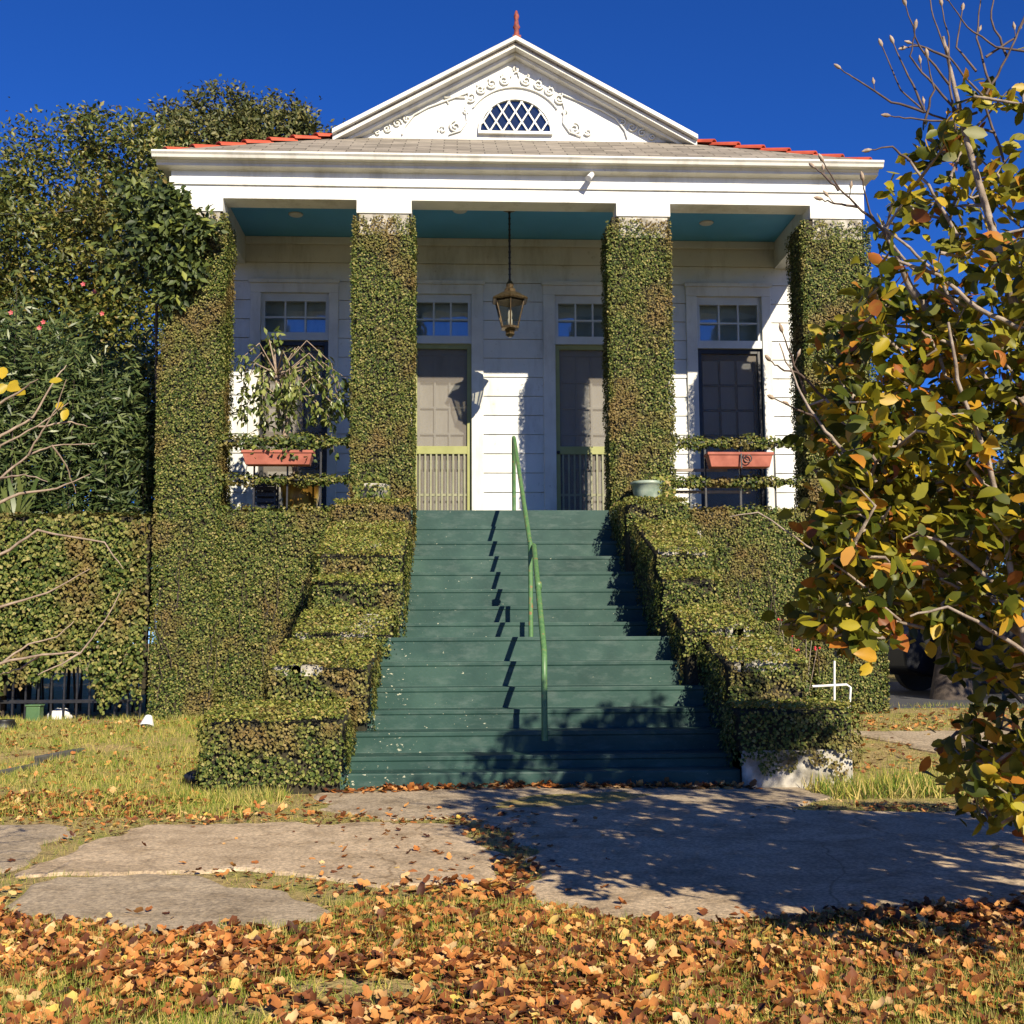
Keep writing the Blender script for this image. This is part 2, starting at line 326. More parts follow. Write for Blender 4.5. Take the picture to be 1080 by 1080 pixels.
class Cover:                                                   # scatters small leaves over rectangles
    def __init__(s): s.P = []; s.N = []; s.T = []; s.S = []
    def rect(s, o, u, v, nrm, dens=1500, depth=.028, size=.034, tilt=.38, keep=None, droop=(0, 0, -1)):
        o, u, v, nrm = [np.array(a, float) for a in (o, u, v, nrm)]
        n = int(np.linalg.norm(u)*np.linalg.norm(v)*dens)
        if n < 1: return s
        a = rng.random(n); b = rng.random(n); P = o + a[:, None]*u + b[:, None]*v
        if keep is not None:
            k = keep(P); P = P[k]; n = len(P)
            if n < 1: return s
        lump = .5+.5*np.sin(P[:, 0]*9+1.3*np.sin(P[:, 2]*7))*np.sin(P[:, 2]*11+P[:, 1]*8+np.sin(P[:, 0]*5))
        P = P + nrm*(rng.random(n)*depth + lump*depth*.8)[:, None]
        N = nrm + rnd(n, tilt) + np.array((0, 0, .35)); T = np.array(droop)*.9 + rnd(n, .7)
        s.P.append(P); s.N.append(N); s.T.append(T); s.S.append(size*(.6+.8*rng.random(n))); return s
    def tube(s, a, b, r, dens=1500, size=.034):
        a = np.array(a, float); b = np.array(b, float); L = np.linalg.norm(b-a); n = int(L*2*math.pi*r*dens)
        t = rng.random(n); w = rng.random(n)*2*math.pi; ax = (b-a)/L
        e1 = np.cross(ax, (0, 0, 1.)); e1 = e1/np.linalg.norm(e1) if np.linalg.norm(e1) > 1e-3 else np.array((1., 0, 0)); e2 = np.cross(ax, e1)
        d = np.cos(w)[:, None]*e1 + np.sin(w)[:, None]*e2
        rr = r*(.55+.6*rng.random(n))*(1+.35*np.sin(t*L*9)+.25*np.sin(t*L*23+1))
        s.P.append(a + t[:, None]*(b-a) + d*rr[:, None]); s.N.append(d + rnd(n, .5) + np.array((0, 0, .3))); s.T.append(np.array((0, 0, -.9)) + rnd(n, .8)); s.S.append(size*(.6+.8*rng.random(n))); return s
    def build(s, name, mat, parent, tmpl=T_IVY):
        return leaves(name, np.concatenate(s.P), np.concatenate(s.N), np.concatenate(s.T), np.concatenate(s.S), tmpl, mat, parent)
    def boxcover(s, x0, x1, y0, y1, z0, z1, front=True, left=True, right=True, top=False, back=False, ext=0, **k):
        dx, dy, dz = x1-x0, y1-y0, z1-z0
        if ext:
            s.rect((x0-ext, y0, z0), (dx+2*ext, 0, 0), (0, 0, dz), (0, -1, 0), **k); s.rect((x0, y0-ext, z0), (0, dy+ext, 0), (0, 0, dz), (-1, 0, 0), **k); s.rect((x1, y0-ext, z0), (0, dy+ext, 0), (0, 0, dz), (1, 0, 0), **k)
            s.rect((x0, y1, z0), (dx, 0, 0), (0, 0, dz), (0, 1, 0), **k); return s
        if front: s.rect((x0, y0, z0), (dx, 0, 0), (0, 0, dz), (0, -1, 0), **k)
        if back: s.rect((x0, y1, z0), (dx, 0, 0), (0, 0, dz), (0, 1, 0), **k)
        if left: s.rect((x0, y0, z0), (0, dy, 0), (0, 0, dz), (-1, 0, 0), **k)
        if right: s.rect((x1, y0, z0), (0, dy, 0), (0, 0, dz), (1, 0, 0), **k)
        if top: s.rect((x0, y0, z1), (dx, 0, 0), (0, dy, 0), (0, 0, 1), **k)
        return s
def sstep(a, b, x):
    t = np.clip((x-a)/(b-a), 0, 1); return t*t*(3-2*t)
def gh(x, y):
    return .21*sstep(8.2, 12, np.asarray(y, float)) + .012*np.sin(np.asarray(x)*1.7+np.asarray(y)*.9) - .012

# ================================================================== GROUND
def grid(name, xs, ys, mat, dz=0, **k):
    X, Y = np.meshgrid(xs, ys); Z = gh(X, Y)+dz; n, mm = X.shape
    v = np.stack([X, Y, Z], -1).reshape(-1, 3).tolist()
    f = [(j*mm+i, j*mm+i+1, (j+1)*mm+i+1, (j+1)*mm+i) for j in range(n-1) for i in range(mm-1)]
    b = MB(); b.add(v, f, True); o = b.build(name, mat); tag(o, **k); return o
far = [-400, -150, -60, -30]
grid('ground', far+list(np.arange(-16, 24.1, .5))+[40, 80, 200, 400], [-300, -80, -30, -10, 0]+list(np.arange(1, 20, .4))+[22, 26, 32, 45, 80, 150, 300, 700], M['lawn'], kind='structure')
def slab(name, pts, mat, top=.03, jit=.035, seed=1, thick=.08, **k):
    r = random.Random(seed); P = []
    for i, a in enumerate(pts):                                # subdivide and roughen the outline
        b = pts[(i+1) % len(pts)]; L = math.dist(a, b); q = max(1, int(L/.07))
        for j in range(q):
            t = j/q; P.append([a[0]+(b[0]-a[0])*t, a[1]+(b[1]-a[1])*t])
    n = len(P); off = [r.gauss(0, 1) for _ in range(n)]
    for _ in range(1): off = [(off[i-1]+off[i]+off[(i+1) % n])/3 for i in range(n)]
    cx = sum(p[0] for p in P)/n; cy = sum(p[1] for p in P)/n
    Q = []
    for p, o_ in zip(P, off):
        d = math.hypot(p[0]-cx, p[1]-cy) or 1; Q.append((p[0]+(p[0]-cx)/d*o_*jit*2, p[1]+(p[1]-cy)/d*o_*jit*2))
    b = MB(); lower = [(x, y, float(gh(x, y))-thick) for x, y in Q]; upp = [(x, y, float(gh(x, y))+top-.012) for x, y in Q]
    inn = [(x+(cx-x)*.03/max(.2, math.hypot(x-cx, y-cy)), y+(cy-y)*.03/max(.2, math.hypot(x-cx, y-cy)), float(gh(x, y))+top) for x, y in Q]
    b.add(lower+upp+inn, [(i, (i+1) % n, n+(i+1) % n, n+i) for i in range(n)]+[(n+i, n+(i+1) % n, 2*n+(i+1) % n, 2*n+i) for i in range(n)]+[tuple(range(2*n, 3*n))])
    o = b.build(name, mat); tag(o, kind='structure', **k); return Q
def gp(*px): return [tuple(at(x, y, Z=.01)[:2]) for x, y in px]
slabs = []
slabs.append(slab('sidewalk', gp((22, 922), (75, 890), (150, 868), (300, 862), (470, 862), (515, 880), (540, 905), (522, 924), (400, 928), (260, 916), (120, 921)), M['concrete'], .012, seed=2))
slabs.append(slab('sidewalk', [gp((-90, 905))[0], *gp((0, 918), (50, 898), (88, 876), (60, 868), (-60, 868)), (-4.3, 6.6), (-4.3, 5.4)], M['concrete2'], .010, seed=3))
slabs.append(slab('sidewalk', gp((2, 955), (60, 925), (150, 919), (300, 936), (372, 958), (335, 973), (160, 984), (40, 974)), M['concrete2'], .012, seed=4))
slabs.append(slab('path', [(-.98, 7.55), (-.75, 6.98), *gp((400, 860), (480, 858)), (.3, 6.62), (1.9, 6.72), (2.4, 7.3), (2.3, 7.8), (-.8, 7.78)], M['concrete2'], .009, seed=5))
slabs.append(slab('sidewalk', [*gp((488, 860), (540, 876), (566, 905), (560, 945), (640, 962), (760, 968)), (1.6, 4.2), (3, 4.3), (7, 4.6), (12, 4.6), (12, 6.7), (5, 6.6), (2.6, 6.6), (.9, 6.75)], M['concrete'], .012, seed=6))
slabs.append(slab('driveway', [(3.55, 10.4), (3.95, 9.3), (4.4, 7.6), (4.7, 6.85), (9, 6.9), (9.0, 10.6)], M['concrete2'], .025, seed=8))
rq = MB(); rq.box(4.75, 40, 12.6, 20, .18, .215); tag(rq.build('road', M['asphalt']), kind='structure')
def inpoly(P, poly):
    x, y = P[:, 0], P[:, 1]; r = np.zeros(len(P), bool); n = len(poly)
    for i in range(n):
        x1, y1 = poly[i]; x2, y2 = poly[(i+1) % n]
        if y1 == y2: continue
        r ^= ((y1 > y) != (y2 > y)) & (x < (x2-x1)*(y-y1)/(y2-y1)+x1)
    return r
def onslab(P):
    r = np.zeros(len(P), bool)
    for q in slabs: r |= inpoly(P, q)
    return r
def fnoise(x, y, s, ph=0): return .5+.25*(np.sin(x*s+ph+1.7*np.sin(y*s*.7))+np.sin(y*s*1.3-ph+1.3*np.sin(x*s*.8+2)))
STEPZONE = [(-1.75, 7.75), (2.85, 7.75), (2.85, 12), (-1.75, 12)]

# ================================================================== HOUSE
YF, YW = 12.0, 14.2; ZP = 2.33
house = empty('raised_cottage', (.7, 12, .2), 'white raised cottage with ivy-wrapped square columns, blue porch ceiling and ornamented gable', 'house')
XL, XR = -3.08, 4.50
cols = [(-3.13, -2.50), (-1.11, -.48), (1.66, 2.31), (3.80, 4.52)]
caps = [(-3.08, -2.52), (-1.09, -.495), (1.738, 2.334), (3.89, 4.50)]
# body behind the porch
b = MB(); b.box(XL+.12, XR-.12, YW+.16, 28, .2, 6.05); b.build('body_wall', M['siding'], house)
# porch floor
b = MB(); b.box(-.50, 1.70, 11.86, 12.3, ZP-.2, ZP); b.box(XL+.1, XR-.1, 12.3, YW+.02, ZP-.2, ZP); b.build('porch_floor', M['step'], house)
b = MB(); b.box(XL+.15, XR-.15, 12.275, YW+.02, 6.09, 6.13); b.build('porch_ceiling', M['ceil'], house)
# entablature: fascia with the column blocks hanging down
poly = [(XL, 6.16), (XL, 5.585)]
for i, (a, c) in enumerate(caps):
    if i: poly += [(a, 5.73), (a, 5.585)]
    poly += [(c, 5.585)]
    if i < 3: poly += [(c, 5.73)]
poly += [(XR, 6.16)]
b = MB(); b.prism(poly, 'y', YF, YF+.27); b.build('entablature', M['white'], house, .006)
b = MB(); b.box(XL-.012, XR+.012, YF-.022, YF-.001, 5.875, 5.96); b.build('fascia_band', M['white'], house, .004)
for xa_, xb_ in ((XL+.12, XL+.40), (XR-.40, XR-.12)):
    b = MB(); b.box(xa_, xb_, YF+.272, YW, 5.74, 6.085); b.build('side_beam', M['white'], house)
# cornice and gutter
cp = [(11.90, 6.17), (11.845, 6.155), (11.845, 6.10), (11.86, 6.095), (11.86, 6.085), (11.885, 6.07), (11.885, 6.045), (YF-.001, 6.035), (YF-.001, 6.17)]
b = MB(); b.prism(cp, 'x', XL-.13, XR+.13); b.build('cornice', M['whitetrim'], house, .004)
b = MB(); 
b.prism([(11.775, 6.172), (11.772, 6.15), (11.79, 6.13), (11.80, 6.10), (11.843, 6.095), (11.843, 6.15), (11.79, 6.165)], 'x', XL-.16, XR+.16); b.build('gutter', M['whitetrim'], house, .003)
# side cornices going back
b = MB()
for s, xx in ((-1, XL), (1, XR)):
    b.prism([(xx, 6.03), (xx+s*.10, 6.045), (xx+s*.13, 6.10), (xx+s*.13, 6.19), (xx, 6.19)], 'y', 12.0, 28)
b.build('side_cornice', M['whitetrim'], house)
# siding wall : individual lapped boards with openings
opens = [(-2.60, -1.50, ZP, 5.50), (-.66, .31, ZP, 5.50), (1.12, 2.12, ZP, 5.50), (2.95, 4.02, ZP, 5.50)]
wl = MB(); z = ZP; bh = .245
while z < 6.09:
    z1 = min(z+bh, 6.09); x = XL+.1; segs = []
    for (a, c, za, zb) in opens:
        if za < z1-.02 and zb > z+.12: segs.append((x, a)); x = c
    segs.append((x, XR-.1))
    for (a, c) in segs:
        if c-a > .02:
            v = [(a, YW-.022, z+.004), (c, YW-.022, z+.004), (c, YW-.006, z1), (a, YW-.006, z1), (a, YW+.03, z+.004), (c, YW+.03, z+.004), (c, YW+.03, z1), (a, YW+.03, z1)]
            wl.add(v, [(0, 1, 2, 3), (4, 7, 6, 5), (0, 4, 5, 1), (3, 2, 6, 7), (0, 3, 7, 4), (1, 5, 6, 2)])
    z = z1
wl.build('siding', M['siding'], house)
b = MB(); b.box(XL+.1, XR-.1, YW+.031, YW+.05, ZP, 6.09)
# the dark backing behind the boards leaves the openings free
b = MB(); prev = XL+.1
for (a, c, za, zb) in opens:
    b.box(prev, a+.08, YW+.032, YW+.06, ZP, 6.09); b.box(a+.08, c-.08, YW+.032, YW+.06, zb-.05, 6.09); prev = c-.08
b.box(prev, XR-.1, YW+.032, YW+.06, ZP, 6.09); b.build('wall_sheathing', M['barkdark'], house)
b = MB(); b.box(XL+.4, XR-.4, YW-.06, YW-.024, 5.99, 6.088); b.build('ceiling_moulding', M['siding'], house, .006)

def opening(kind, x0, x1, ztr0, ztr1, zbar, cas, zb=ZP, lit=False):
    """x0..x1 clear opening, transom ztr0..ztr1, cas = (casing left, casing right)"""
    nm = 'front_door' if kind == 'door' else 'french_window'
    fr = MB(); top = 5.36; ctop = 5.50; yb = YW-.05
    fr.box(cas[0], x0, yb, YW+.10, zb, top); fr.box(x1, cas[1], yb, YW+.10, zb, top)
    fr.box(cas[0], cas[1], yb, YW+.10, top, ctop)
    o = fr.build(nm, M['whitetrim'], house, .006)
    def sub(mb, name, mat, bev=0):
        q = mb.build(name, mat, o, bev); return q
    t = MB(); t.box(cas[0]-.02, cas[1]+.02, yb-.03, yb-.001, ctop-.02, ctop+.03)
    sub(t, 'casing_cap', M['whitetrim'], .004)
    t = MB(); s = .045
    t.box(x0, x1, YW+.0, YW+.06, ztr1, top); t.box(x0, x1, YW-.03, YW+.07, zbar-.03, ztr0)
    t.box(x0, x0+s, YW+.0, YW+.06, ztr0, ztr1); t.box(x1-s, x1, YW+.0, YW+.06, ztr0, ztr1)
    w = (x1-x0-2*s)
    for k in (1, 2): t.box(x0+s+w*k/3-.011, x0+s+w*k/3+.011, YW+.01, YW+.045, ztr0, ztr1)
    zm = (ztr0+ztr1)/2; t.box(x0+s, x1-s, YW+.012, YW+.043, zm-.011, zm+.011); sub(t, 'transom_sash', M['sash'])
    t = MB(); t.box(x0+s, x1-s, YW+.047, YW+.052, ztr0, ztr1); sub(t, 'transom_glass', M['glass'])
    # inner glazed door : stiles, rails, muntins, and a dark sheet for the unlit room
    zt = zbar-.03; t = MB(); si = .09; y0 = YW+.12
    t.box(x0, x0+si, y0, y0+.045, zb, zt); t.box(x1-si, x1, y0, y0+.045, zb, zt); t.box(x0+si, x1-si, y0, y0+.045, zt-.12, zt); t.box(x0+si, x1-si, y0, y0+.045, zb, zb+.25)
    t.box(x0+si, x1-si, y0, y0+.045, zb+.80, zb+.92)
    w = x1-x0-2*si
    for k in (1, 2): t.box(x0+si+w*k/3-.012, x0+si+w*k/3+.012, y0+.005, y0+.04, zb+.92, zt-.12)
    hh = zt-.12-(zb+.92)
    for k in range(1, 4): t.box(x0+si, x1-si, y0+.007, y0+.038, zb+.92+hh*k/4-.012, zb+.92+hh*k/4+.012)
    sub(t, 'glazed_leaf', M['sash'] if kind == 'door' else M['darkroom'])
    t = MB(); t.box(x0, x1, y0+.05, y0+.055, zb, top); sub(t, 'backing_sheet', M['darkroom'])  # near-black sheet, darkness of the unlit room put into its colour
    # screen frame
    t = MB(); y1 = YW+.015; si = .055
    t.box(x0, x0+si, y1, y1+.03, zb, zt); t.box(x1-si, x1, y1, y1+.03, zb, zt); t.box(x0+si, x1-si, y1, y1+.03, zt-.06, zt); t.box(x0+si, x1-si, y1, y1+.03, zb, zb+.07)
    if kind == 'door':
        t.box(x0+si, x1-si, y1, y1+.03, zb+.98, zb+1.08)
        sub(t, 'screen_frame', M['olive'], .003)
        t = MB(); n = 9
        for k in range(n):
            xx = x0+si+(x1-x0-2*si)*(k+.5)/n; t.box(xx-.011, xx+.011, y1+.004, y1+.024, zb+.07, zb+.98)
        t.box(x0+si, x1-si, y1+.026, y1+.03, zb+.45, zb+.48)
        sub(t, 'balusters', M['olivepale'])
        t = MB(); t.lathe((x0+si*.5, y1-.03, zb+1.0), [(.012, -.02), (.022, -.01), (.022, .01), (.012, .02)], 10); sub(t, 'door_knob', M['black'])
    else:
        sub(t, 'screen_frame', M['black'], .003)
    t = MB(); t.box(x0+si, x1-si, y1+.032, y1+.035, zb+.07, zt-.06); sub(t, 'insect_screen', M['screen'])
    return o
w1 = opening('window', -2.47, -1.62, 4.85, 5.26, 4.78, (-2.605, -1.50))
d1 = opening('door', -.56, .18, 4.82, 5.26, 4.75, (-.67, .33))
d2 = opening('door', 1.245, 2.0, 4.82, 5.26, 4.75, (1.09, 2.13))
w2 = opening('window', 3.07, 3.91, 4.78, 5.26, 4.71, (2.93, 4.03))
w1['label'] = 'shaded french window behind the weeping fig'; w2['label'] = 'french window with dark screen in the right bay'
d1['label'] = 'olive screen door, mostly sunlit'; d2['label'] = 'screen door half in shade beside the third column'
# columns
lab = ['outer left ivy column', 'ivy column left of the steps', 'ivy column right of the steps', 'outer right ivy column behind the autumn tree']
for i, (a, c) in enumerate(cols):
    z0 = .1 if i in (0, 3) else 1.6
    b = MB(); b.box(a+.03, c-.03, YF+.03, YF+.59, z0, 5.585)
    co = b.build('column', M['ivycore'], house); co['label'] = lab[i]
    b = MB(); b.box(caps[i][0]+.03, caps[i][1]-.03, YF+.016, YF+.26, 5.35, 5.583); b.build('column_neck', M['plaster'], co)
    cv = Cover(); d = .035
    ztop = 5.57
    def kp(P, a=a, c=c):
        e = P[:, 2] + .05*np.sin(P[:, 0]*31)+.04*np.sin(P[:, 0]*67+P[:, 1]*40)
        return (e < 5.575) & ~((P[:, 2] > 5.4) & (rng.random(len(P)) < (P[:, 2]-5.4)*2.2))
    cv.boxcover(a+.02, c-.02, YF+.02, YF+.6, z0, ztop, back=True, ext=.05, dens=5200, keep=kp, size=.0225)
    cv.build('ivy_cover', M['ivy'], co)
# base walls between the columns
def bump(P): return np.ones(len(P), bool)
for (a, c, nm) in ((-2.5, -.9, 'ivy-covered base wall under the left bay'), (2.0, 3.80, 'ivy-covered base wall under the right bay')):
    b = MB(); b.box(a, c, YF+.08, YF+.4, .1, ZP+.005); w = b.build('base_wall', M['ivycore'], house); w['label'] = nm
    cv = Cover(); cv.boxcover(a-.03, c+.03, YF+.07, YF+.4, .15, ZP+.01, left=False, right=False, top=True, dens=5200, size=.0225); cv.build('ivy_cover', M['ivy'], w)
b = MB(); b.box(-1.4, 2.6, YF+.05, YF+.4, .1, ZP-.2); b.build('base_wall', M['plaster'], house)
# balcony rails with creeping fig
def railing(a, c, zs, lab):
    b = MB()
    for z in zs: b.box(a, c, YF+.10, YF+.14, z-.012, z+.012)
    n = 4
    for k in range(1, n): xx = a+(c-a)*k/n; b.box(xx-.009, xx+.009, YF+.112, YF+.13, ZP+.02, zs[0]-.01)
    o = b.build('porch_railing', M['black'], house); o['label'] = lab
    cv = Cover()
    for j, z in enumerate(zs):
        cv.tube((a, YF+.10, z), (c, YF+.10, z), .062 if j == 0 else .052, 3000, .034)
    cv.tube((a, YF+.1, ZP+.03), (c, YF+.1, ZP+.03), .05, 1200)
    cv.build('ivy_cover', M['ivy'], o); return o
b = MB()
for q in range(34):
    x0_ = random.choice((random.uniform(-3.1, -1.4), random.uniform(2.5, 4.5))); z_ = random.uniform(.3, 1.4); y_ = YF+(.0 if -2.5 < x0_ < 3.8 else -.02); pts = [(x0_, y_, z_)]
    for k in range(random.randint(4, 9)):
        x0_ += random.gauss(0, .028); z_ += random.uniform(.04, .14); pts.append((x0_, y_-random.uniform(.0, .03), z_))
    b.tube(pts, [.0055-.0005*k for k in range(len(pts))], 5)
so_ = b.build('ivy_stems', M['barkdark'], house); so_['kind'] = 'stuff'
railing(-2.5, -1.1, (3.10, 2.69), 'ivy-wrapped rails of the left bay'); railing(2.3, 3.82, (3.095, 2.67), 'ivy-wrapped rails of the right bay')
b = MB()
for z, x1 in ((2.80, 2.95), (2.62, 3.2), (2.56, 3.2)): b.box(2.33, x1, YF+.24, YF+.27, z, z+.03)
b.build('wooden_slat', M['wood_gray'], house)
# recessed porch lights, small camera on the frieze
for px, py in ((312, 226), (745, 235), (485, 222)):
    p = at(px, py, Z=6.088); b = MB(); b.lathe((p.x, p.y, 6.088), [(.03, -.016), (.075, -.014), (.09, 0)], 20); b.build('porch_light', M['frosted'], house)
p = at(622, 188, Y=YF-.05); b = MB(); b.tube([(p.x, YF-.02, p.z), (p.x, YF-.09, p.z+.01)], .018, 8); b.tube([(p.x+.02, YF-.08, p.z+.03), (p.x-.03, YF-.16, p.z-.05)], [.03, .035], 10); b.build('security_camera', M['whitemetal'], house)
# roof
zs = lambda x: 8.14-.55*min(abs(x-.7), 2.11)-.43*max(0, abs(x-.7)-2.11)
YE = 11.80; YB = 30; xl, xr = XL-.15, XR+.15; ze = 6.175
gx = 2.11; GL, GR = (.7-gx, 13.2, zs(.7-gx)), (.7+gx, 13.2, zs(.7+gx))
yk = 12.98
b = MB()
T = .05
def poly3(pts, th=T):
    n = len(pts); lo = [(x, y, z-th) for x, y, z in pts]
    b.add(list(pts)+lo, [tuple(range(n)), tuple(range(2*n-1, n-1, -1))]+[(i, i+n, (i+1) % n+n, (i+1) % n) for i in range(n)])
poly3([(xl, YE, ze), (xr, YE, ze), GR, GL])
for s_ in (-1, 1):
    xe = xl if s_ < 0 else xr; G_ = GL if s_ < 0 else GR; gxx = .7+s_*gx
    p_ = [(xe, YE, ze), G_, (gxx, YB, zs(gxx)), (xe, YB, ze)]; poly3(p_ if s_ < 0 else p_[::-1])
    p_ = [(gxx, yk, zs(gxx)), (.7, yk, 8.14), (.7, YB, 8.14), (gxx, YB, zs(gxx))]; poly3(p_ if s_ < 0 else p_[::-1])
roof = b.build('roof', M['shingle'], house)
def tiles(A, B, n, r=.095, name='hip_tiles'):
    A, B = Vector(A), Vector(B); t = MB(); d = (B-A)/n; sidev = d.cross(Vector((0, 0, 1))).normalized(); upv = sidev.cross(d).normalized()
    for k in range(n):
        p0 = A+d*k - d*.10; p1 = A+d*(k+1); vs = []
        for p, rr, lift in ((p0, r*1.12, .030), (p1, r*.88, .0)):
            for q in (rr, rr-.018):
                for j in range(9):
                    th = math.pi*j/8; vs.append(p+sidev*math.cos(th)*q+upv*(math.sin(th)*q*.8+lift))
        fs = [(j, j+1, 18+j+1, 18+j) for j in range(8)]+[(9+j+1, 9+j, 27+j, 27+j+1) for j in range(8)]+[(j+1, j, 9+j, 9+j+1) for j in range(8)]
        t.add(vs, fs, False)
    return t.build(name, M['rooftile'], roof)
tiles((xl+.14, YE+.12, ze-.005), (GL[0]+.02, GL[1]-.02, GL[2]-.02), 7, .07); tiles((xr-.14, YE+.12, ze-.005), (GR[0]-.02, GR[1]-.02, GR[2]-.02), 7, .07)
tiles((.7, yk+.25, 8.15), (.7, YB, 8.15), 36, .10, 'ridge_tiles')
# finial
b = MB(); fx = (.715, 13.06)
b.box(fx[0]-.05, fx[0]+.05, fx[1]-.08, fx[1]+.12, 8.10, 8.20)
b.lathe((fx[0], fx[1], 8.19), [(.065, 0), (.035, .05), (.028, .12), (.045, .15), (.03, .18), (.024, .24), (.034, .29), (.012, .36)], 12)
b.build('finial', M['finial'], roof)
# gable
gb = MB(); zb = 6.84
gb.prism([(.7-gx-.04, zb), (.7+gx+.04, zb), (.7, 8.09)], 'y', 13.2, 13.3)
gable = gb.build('gable', M['white'], house)
def rake(y0, y1, t0, t1, mat, name):
    t = MB()
    for s in (-1, 1):
        e = gx+.06
        t.prism([(.7, 8.17-t0), (.7+s*e, 8.17-t0-.555*e), (.7+s*e, 8.17-t1-.555*e), (.7, 8.17-t1)], 'y', y0, y1)
    return t.build(name, mat, gable, .004)
rake(12.93, 13.199, .0, .055, M['whitetrim'], 'rake_cornice'); rake(12.99, 13.199, .058, .12, M['whitetrim'], 'rake_moulding'); rake(13.10, 13.199, .122, .165, M['white'], 'rake_moulding')
# lunette window
lc = (.702, 7.075); lr = .42; lh = .40
N = 24; arc = [(lc[0]+lr*math.cos(math.pi*k/N), lc[1]+lh*math.sin(math.pi*k/N)) for k in range(N+1)]
b = MB(); b.prism(arc, 'y', 13.185, 13.198); lun = b.build('fan_window', M['glass'], gable)
b = MB(); b.prism(arc, 'y', 13.199, 13.1995); b.build('dark_backing', M['darkroom'], lun)
b = MB()
for k in range(N):
    a, c = arc[k], arc[k+1]; A2 = [(lc[0]+(p[0]-lc[0])*1.07, lc[1]+(p[1]-lc[1])*1.07) for p in (a, c)]
    b.prism([a, c, A2[1], A2[0]], 'y', 13.155, 13.199)
b.box(lc[0]-lr*1.07, lc[0]+lr*1.07, 13.15, 13.199, lc[1]-.035, lc[1])
b.build('window_frame', M['white'], lun)
b = MB()
for s in (-1, 1):
    for k in range(-6, 7):
        x = lc[0]+k*.155; pts = []
        for q in range(41):
            zz = lc[1]+lh*q/40; xx = x+s*(zz-lc[1])*.62
            if ((xx-lc[0])/lr)**2+((zz-lc[1])/lh)**2 <= 1: pts.append((xx, zz))
        if len(pts) > 1:
            (xa, za), (xb, zb_) = pts[0], pts[-1]; w = .011; yq = 13.166 if s > 0 else 13.1675
            b.prism([(xa-w, za), (xa+w, za), (xb+w, zb_), (xb-w, zb_)], 'y', yq, yq+.012)
b.build('diamond_muntins', M['white'], lun)
# relief ornament
orn = MB(); YO = 13.192
def curl(cx, cz, r, a0, turns, s=1, rad=.0115):
    n = int(16*turns); pts = []
    for k in range(n+1):
        t = k/n; a = a0+s*2*math.pi*turns*t; q = r*(1-.82*t); pts.append((cx+q*math.cos(a), YO-.012, cz+q*math.sin(a)))
    orn.tube(pts, [rad*(1.1-.3*k/n) for k in range(n+1)], 6); orn.lathe((0, 0, 0), [(0, 0)]*2, 3) if False else None
def strip(pts, rad=.011):
    rad *= .95
    orn.tube([(x, YO-.012, z) for x, z in pts], rad, 6)
def arcpts(r, a0, a1, n=20, fz=1): return [(lc[0]+r*math.cos(R(a0+(a1-a0)*k/n)), lc[1]+r*fz*math.sin(R(a0+(a1-a0)*k/n))) for k in range(n+1)]
strip(arcpts(.60, 32, 148, 24, .95), .012); 
for k, a in enumerate((40, 53, 66, 79)):
    for s in (-1, 1):
        aa = 90-s*(90-a); r = .70; cx, cz = lc[0]+r*math.cos(R(aa)), lc[1]+r*.95*math.sin(R(aa))
        curl(cx, cz, .062, R(aa+(90 if k % 2 else -90)*s), 1.5, s if k % 2 else -s)
        curl(cx+.01*s, cz+.055, .030, R(aa), 1.1, -s, .008)
curl(lc[0], lc[1]+.80, .045, R(-90), 1, 1); strip([(lc[0]-.05, lc[1]+.70), (lc[0], lc[1]+.86), (lc[0]+.05, lc[1]+.70)], .01)
for s in (-1, 1):
    f = lambda x, z: (.7+s*x, z)
    strip([f(.60, 7.50), f(.86, 7.50), f(.80, 7.42)], .010) if s < 0 else None
    ptsA = [f(.58, 7.56), f(.80, 7.47), f(1.05, 7.37), f(1.22, 7.27), f(1.33, 7.12), f(1.36, 7.02)]
    strip(ptsA, .012)
    strip([f(.56, 7.54), f(.60, 7.38), f(.58, 7.20), f(.66, 7.08), f(.80, 7.03)], .010)
    curl(.7+s*.72, 7.13, .075, R(90), 1.6, -s, .013); curl(.7+s*.60, 7.33, .035, 0, 1.2, s, .009)
    curl(.7+s*.88, 7.09, .05, R(200), 1.3, s, .010)
    for k, (x, z, r) in enumerate(((1.42, 7.16, .055), (1.54, 7.09, .05), (1.30, 7.22, .045), (1.66, 7.04, .038))): curl(.7+s*x, z, r, R(60*k), 1.4, s if k % 2 else -s, .010)
    strip([f(1.36, 7.26), f(1.55, 7.16), f(1.74, 7.06)], .008)
orn.build('carved_ornament', M['white'], gable)

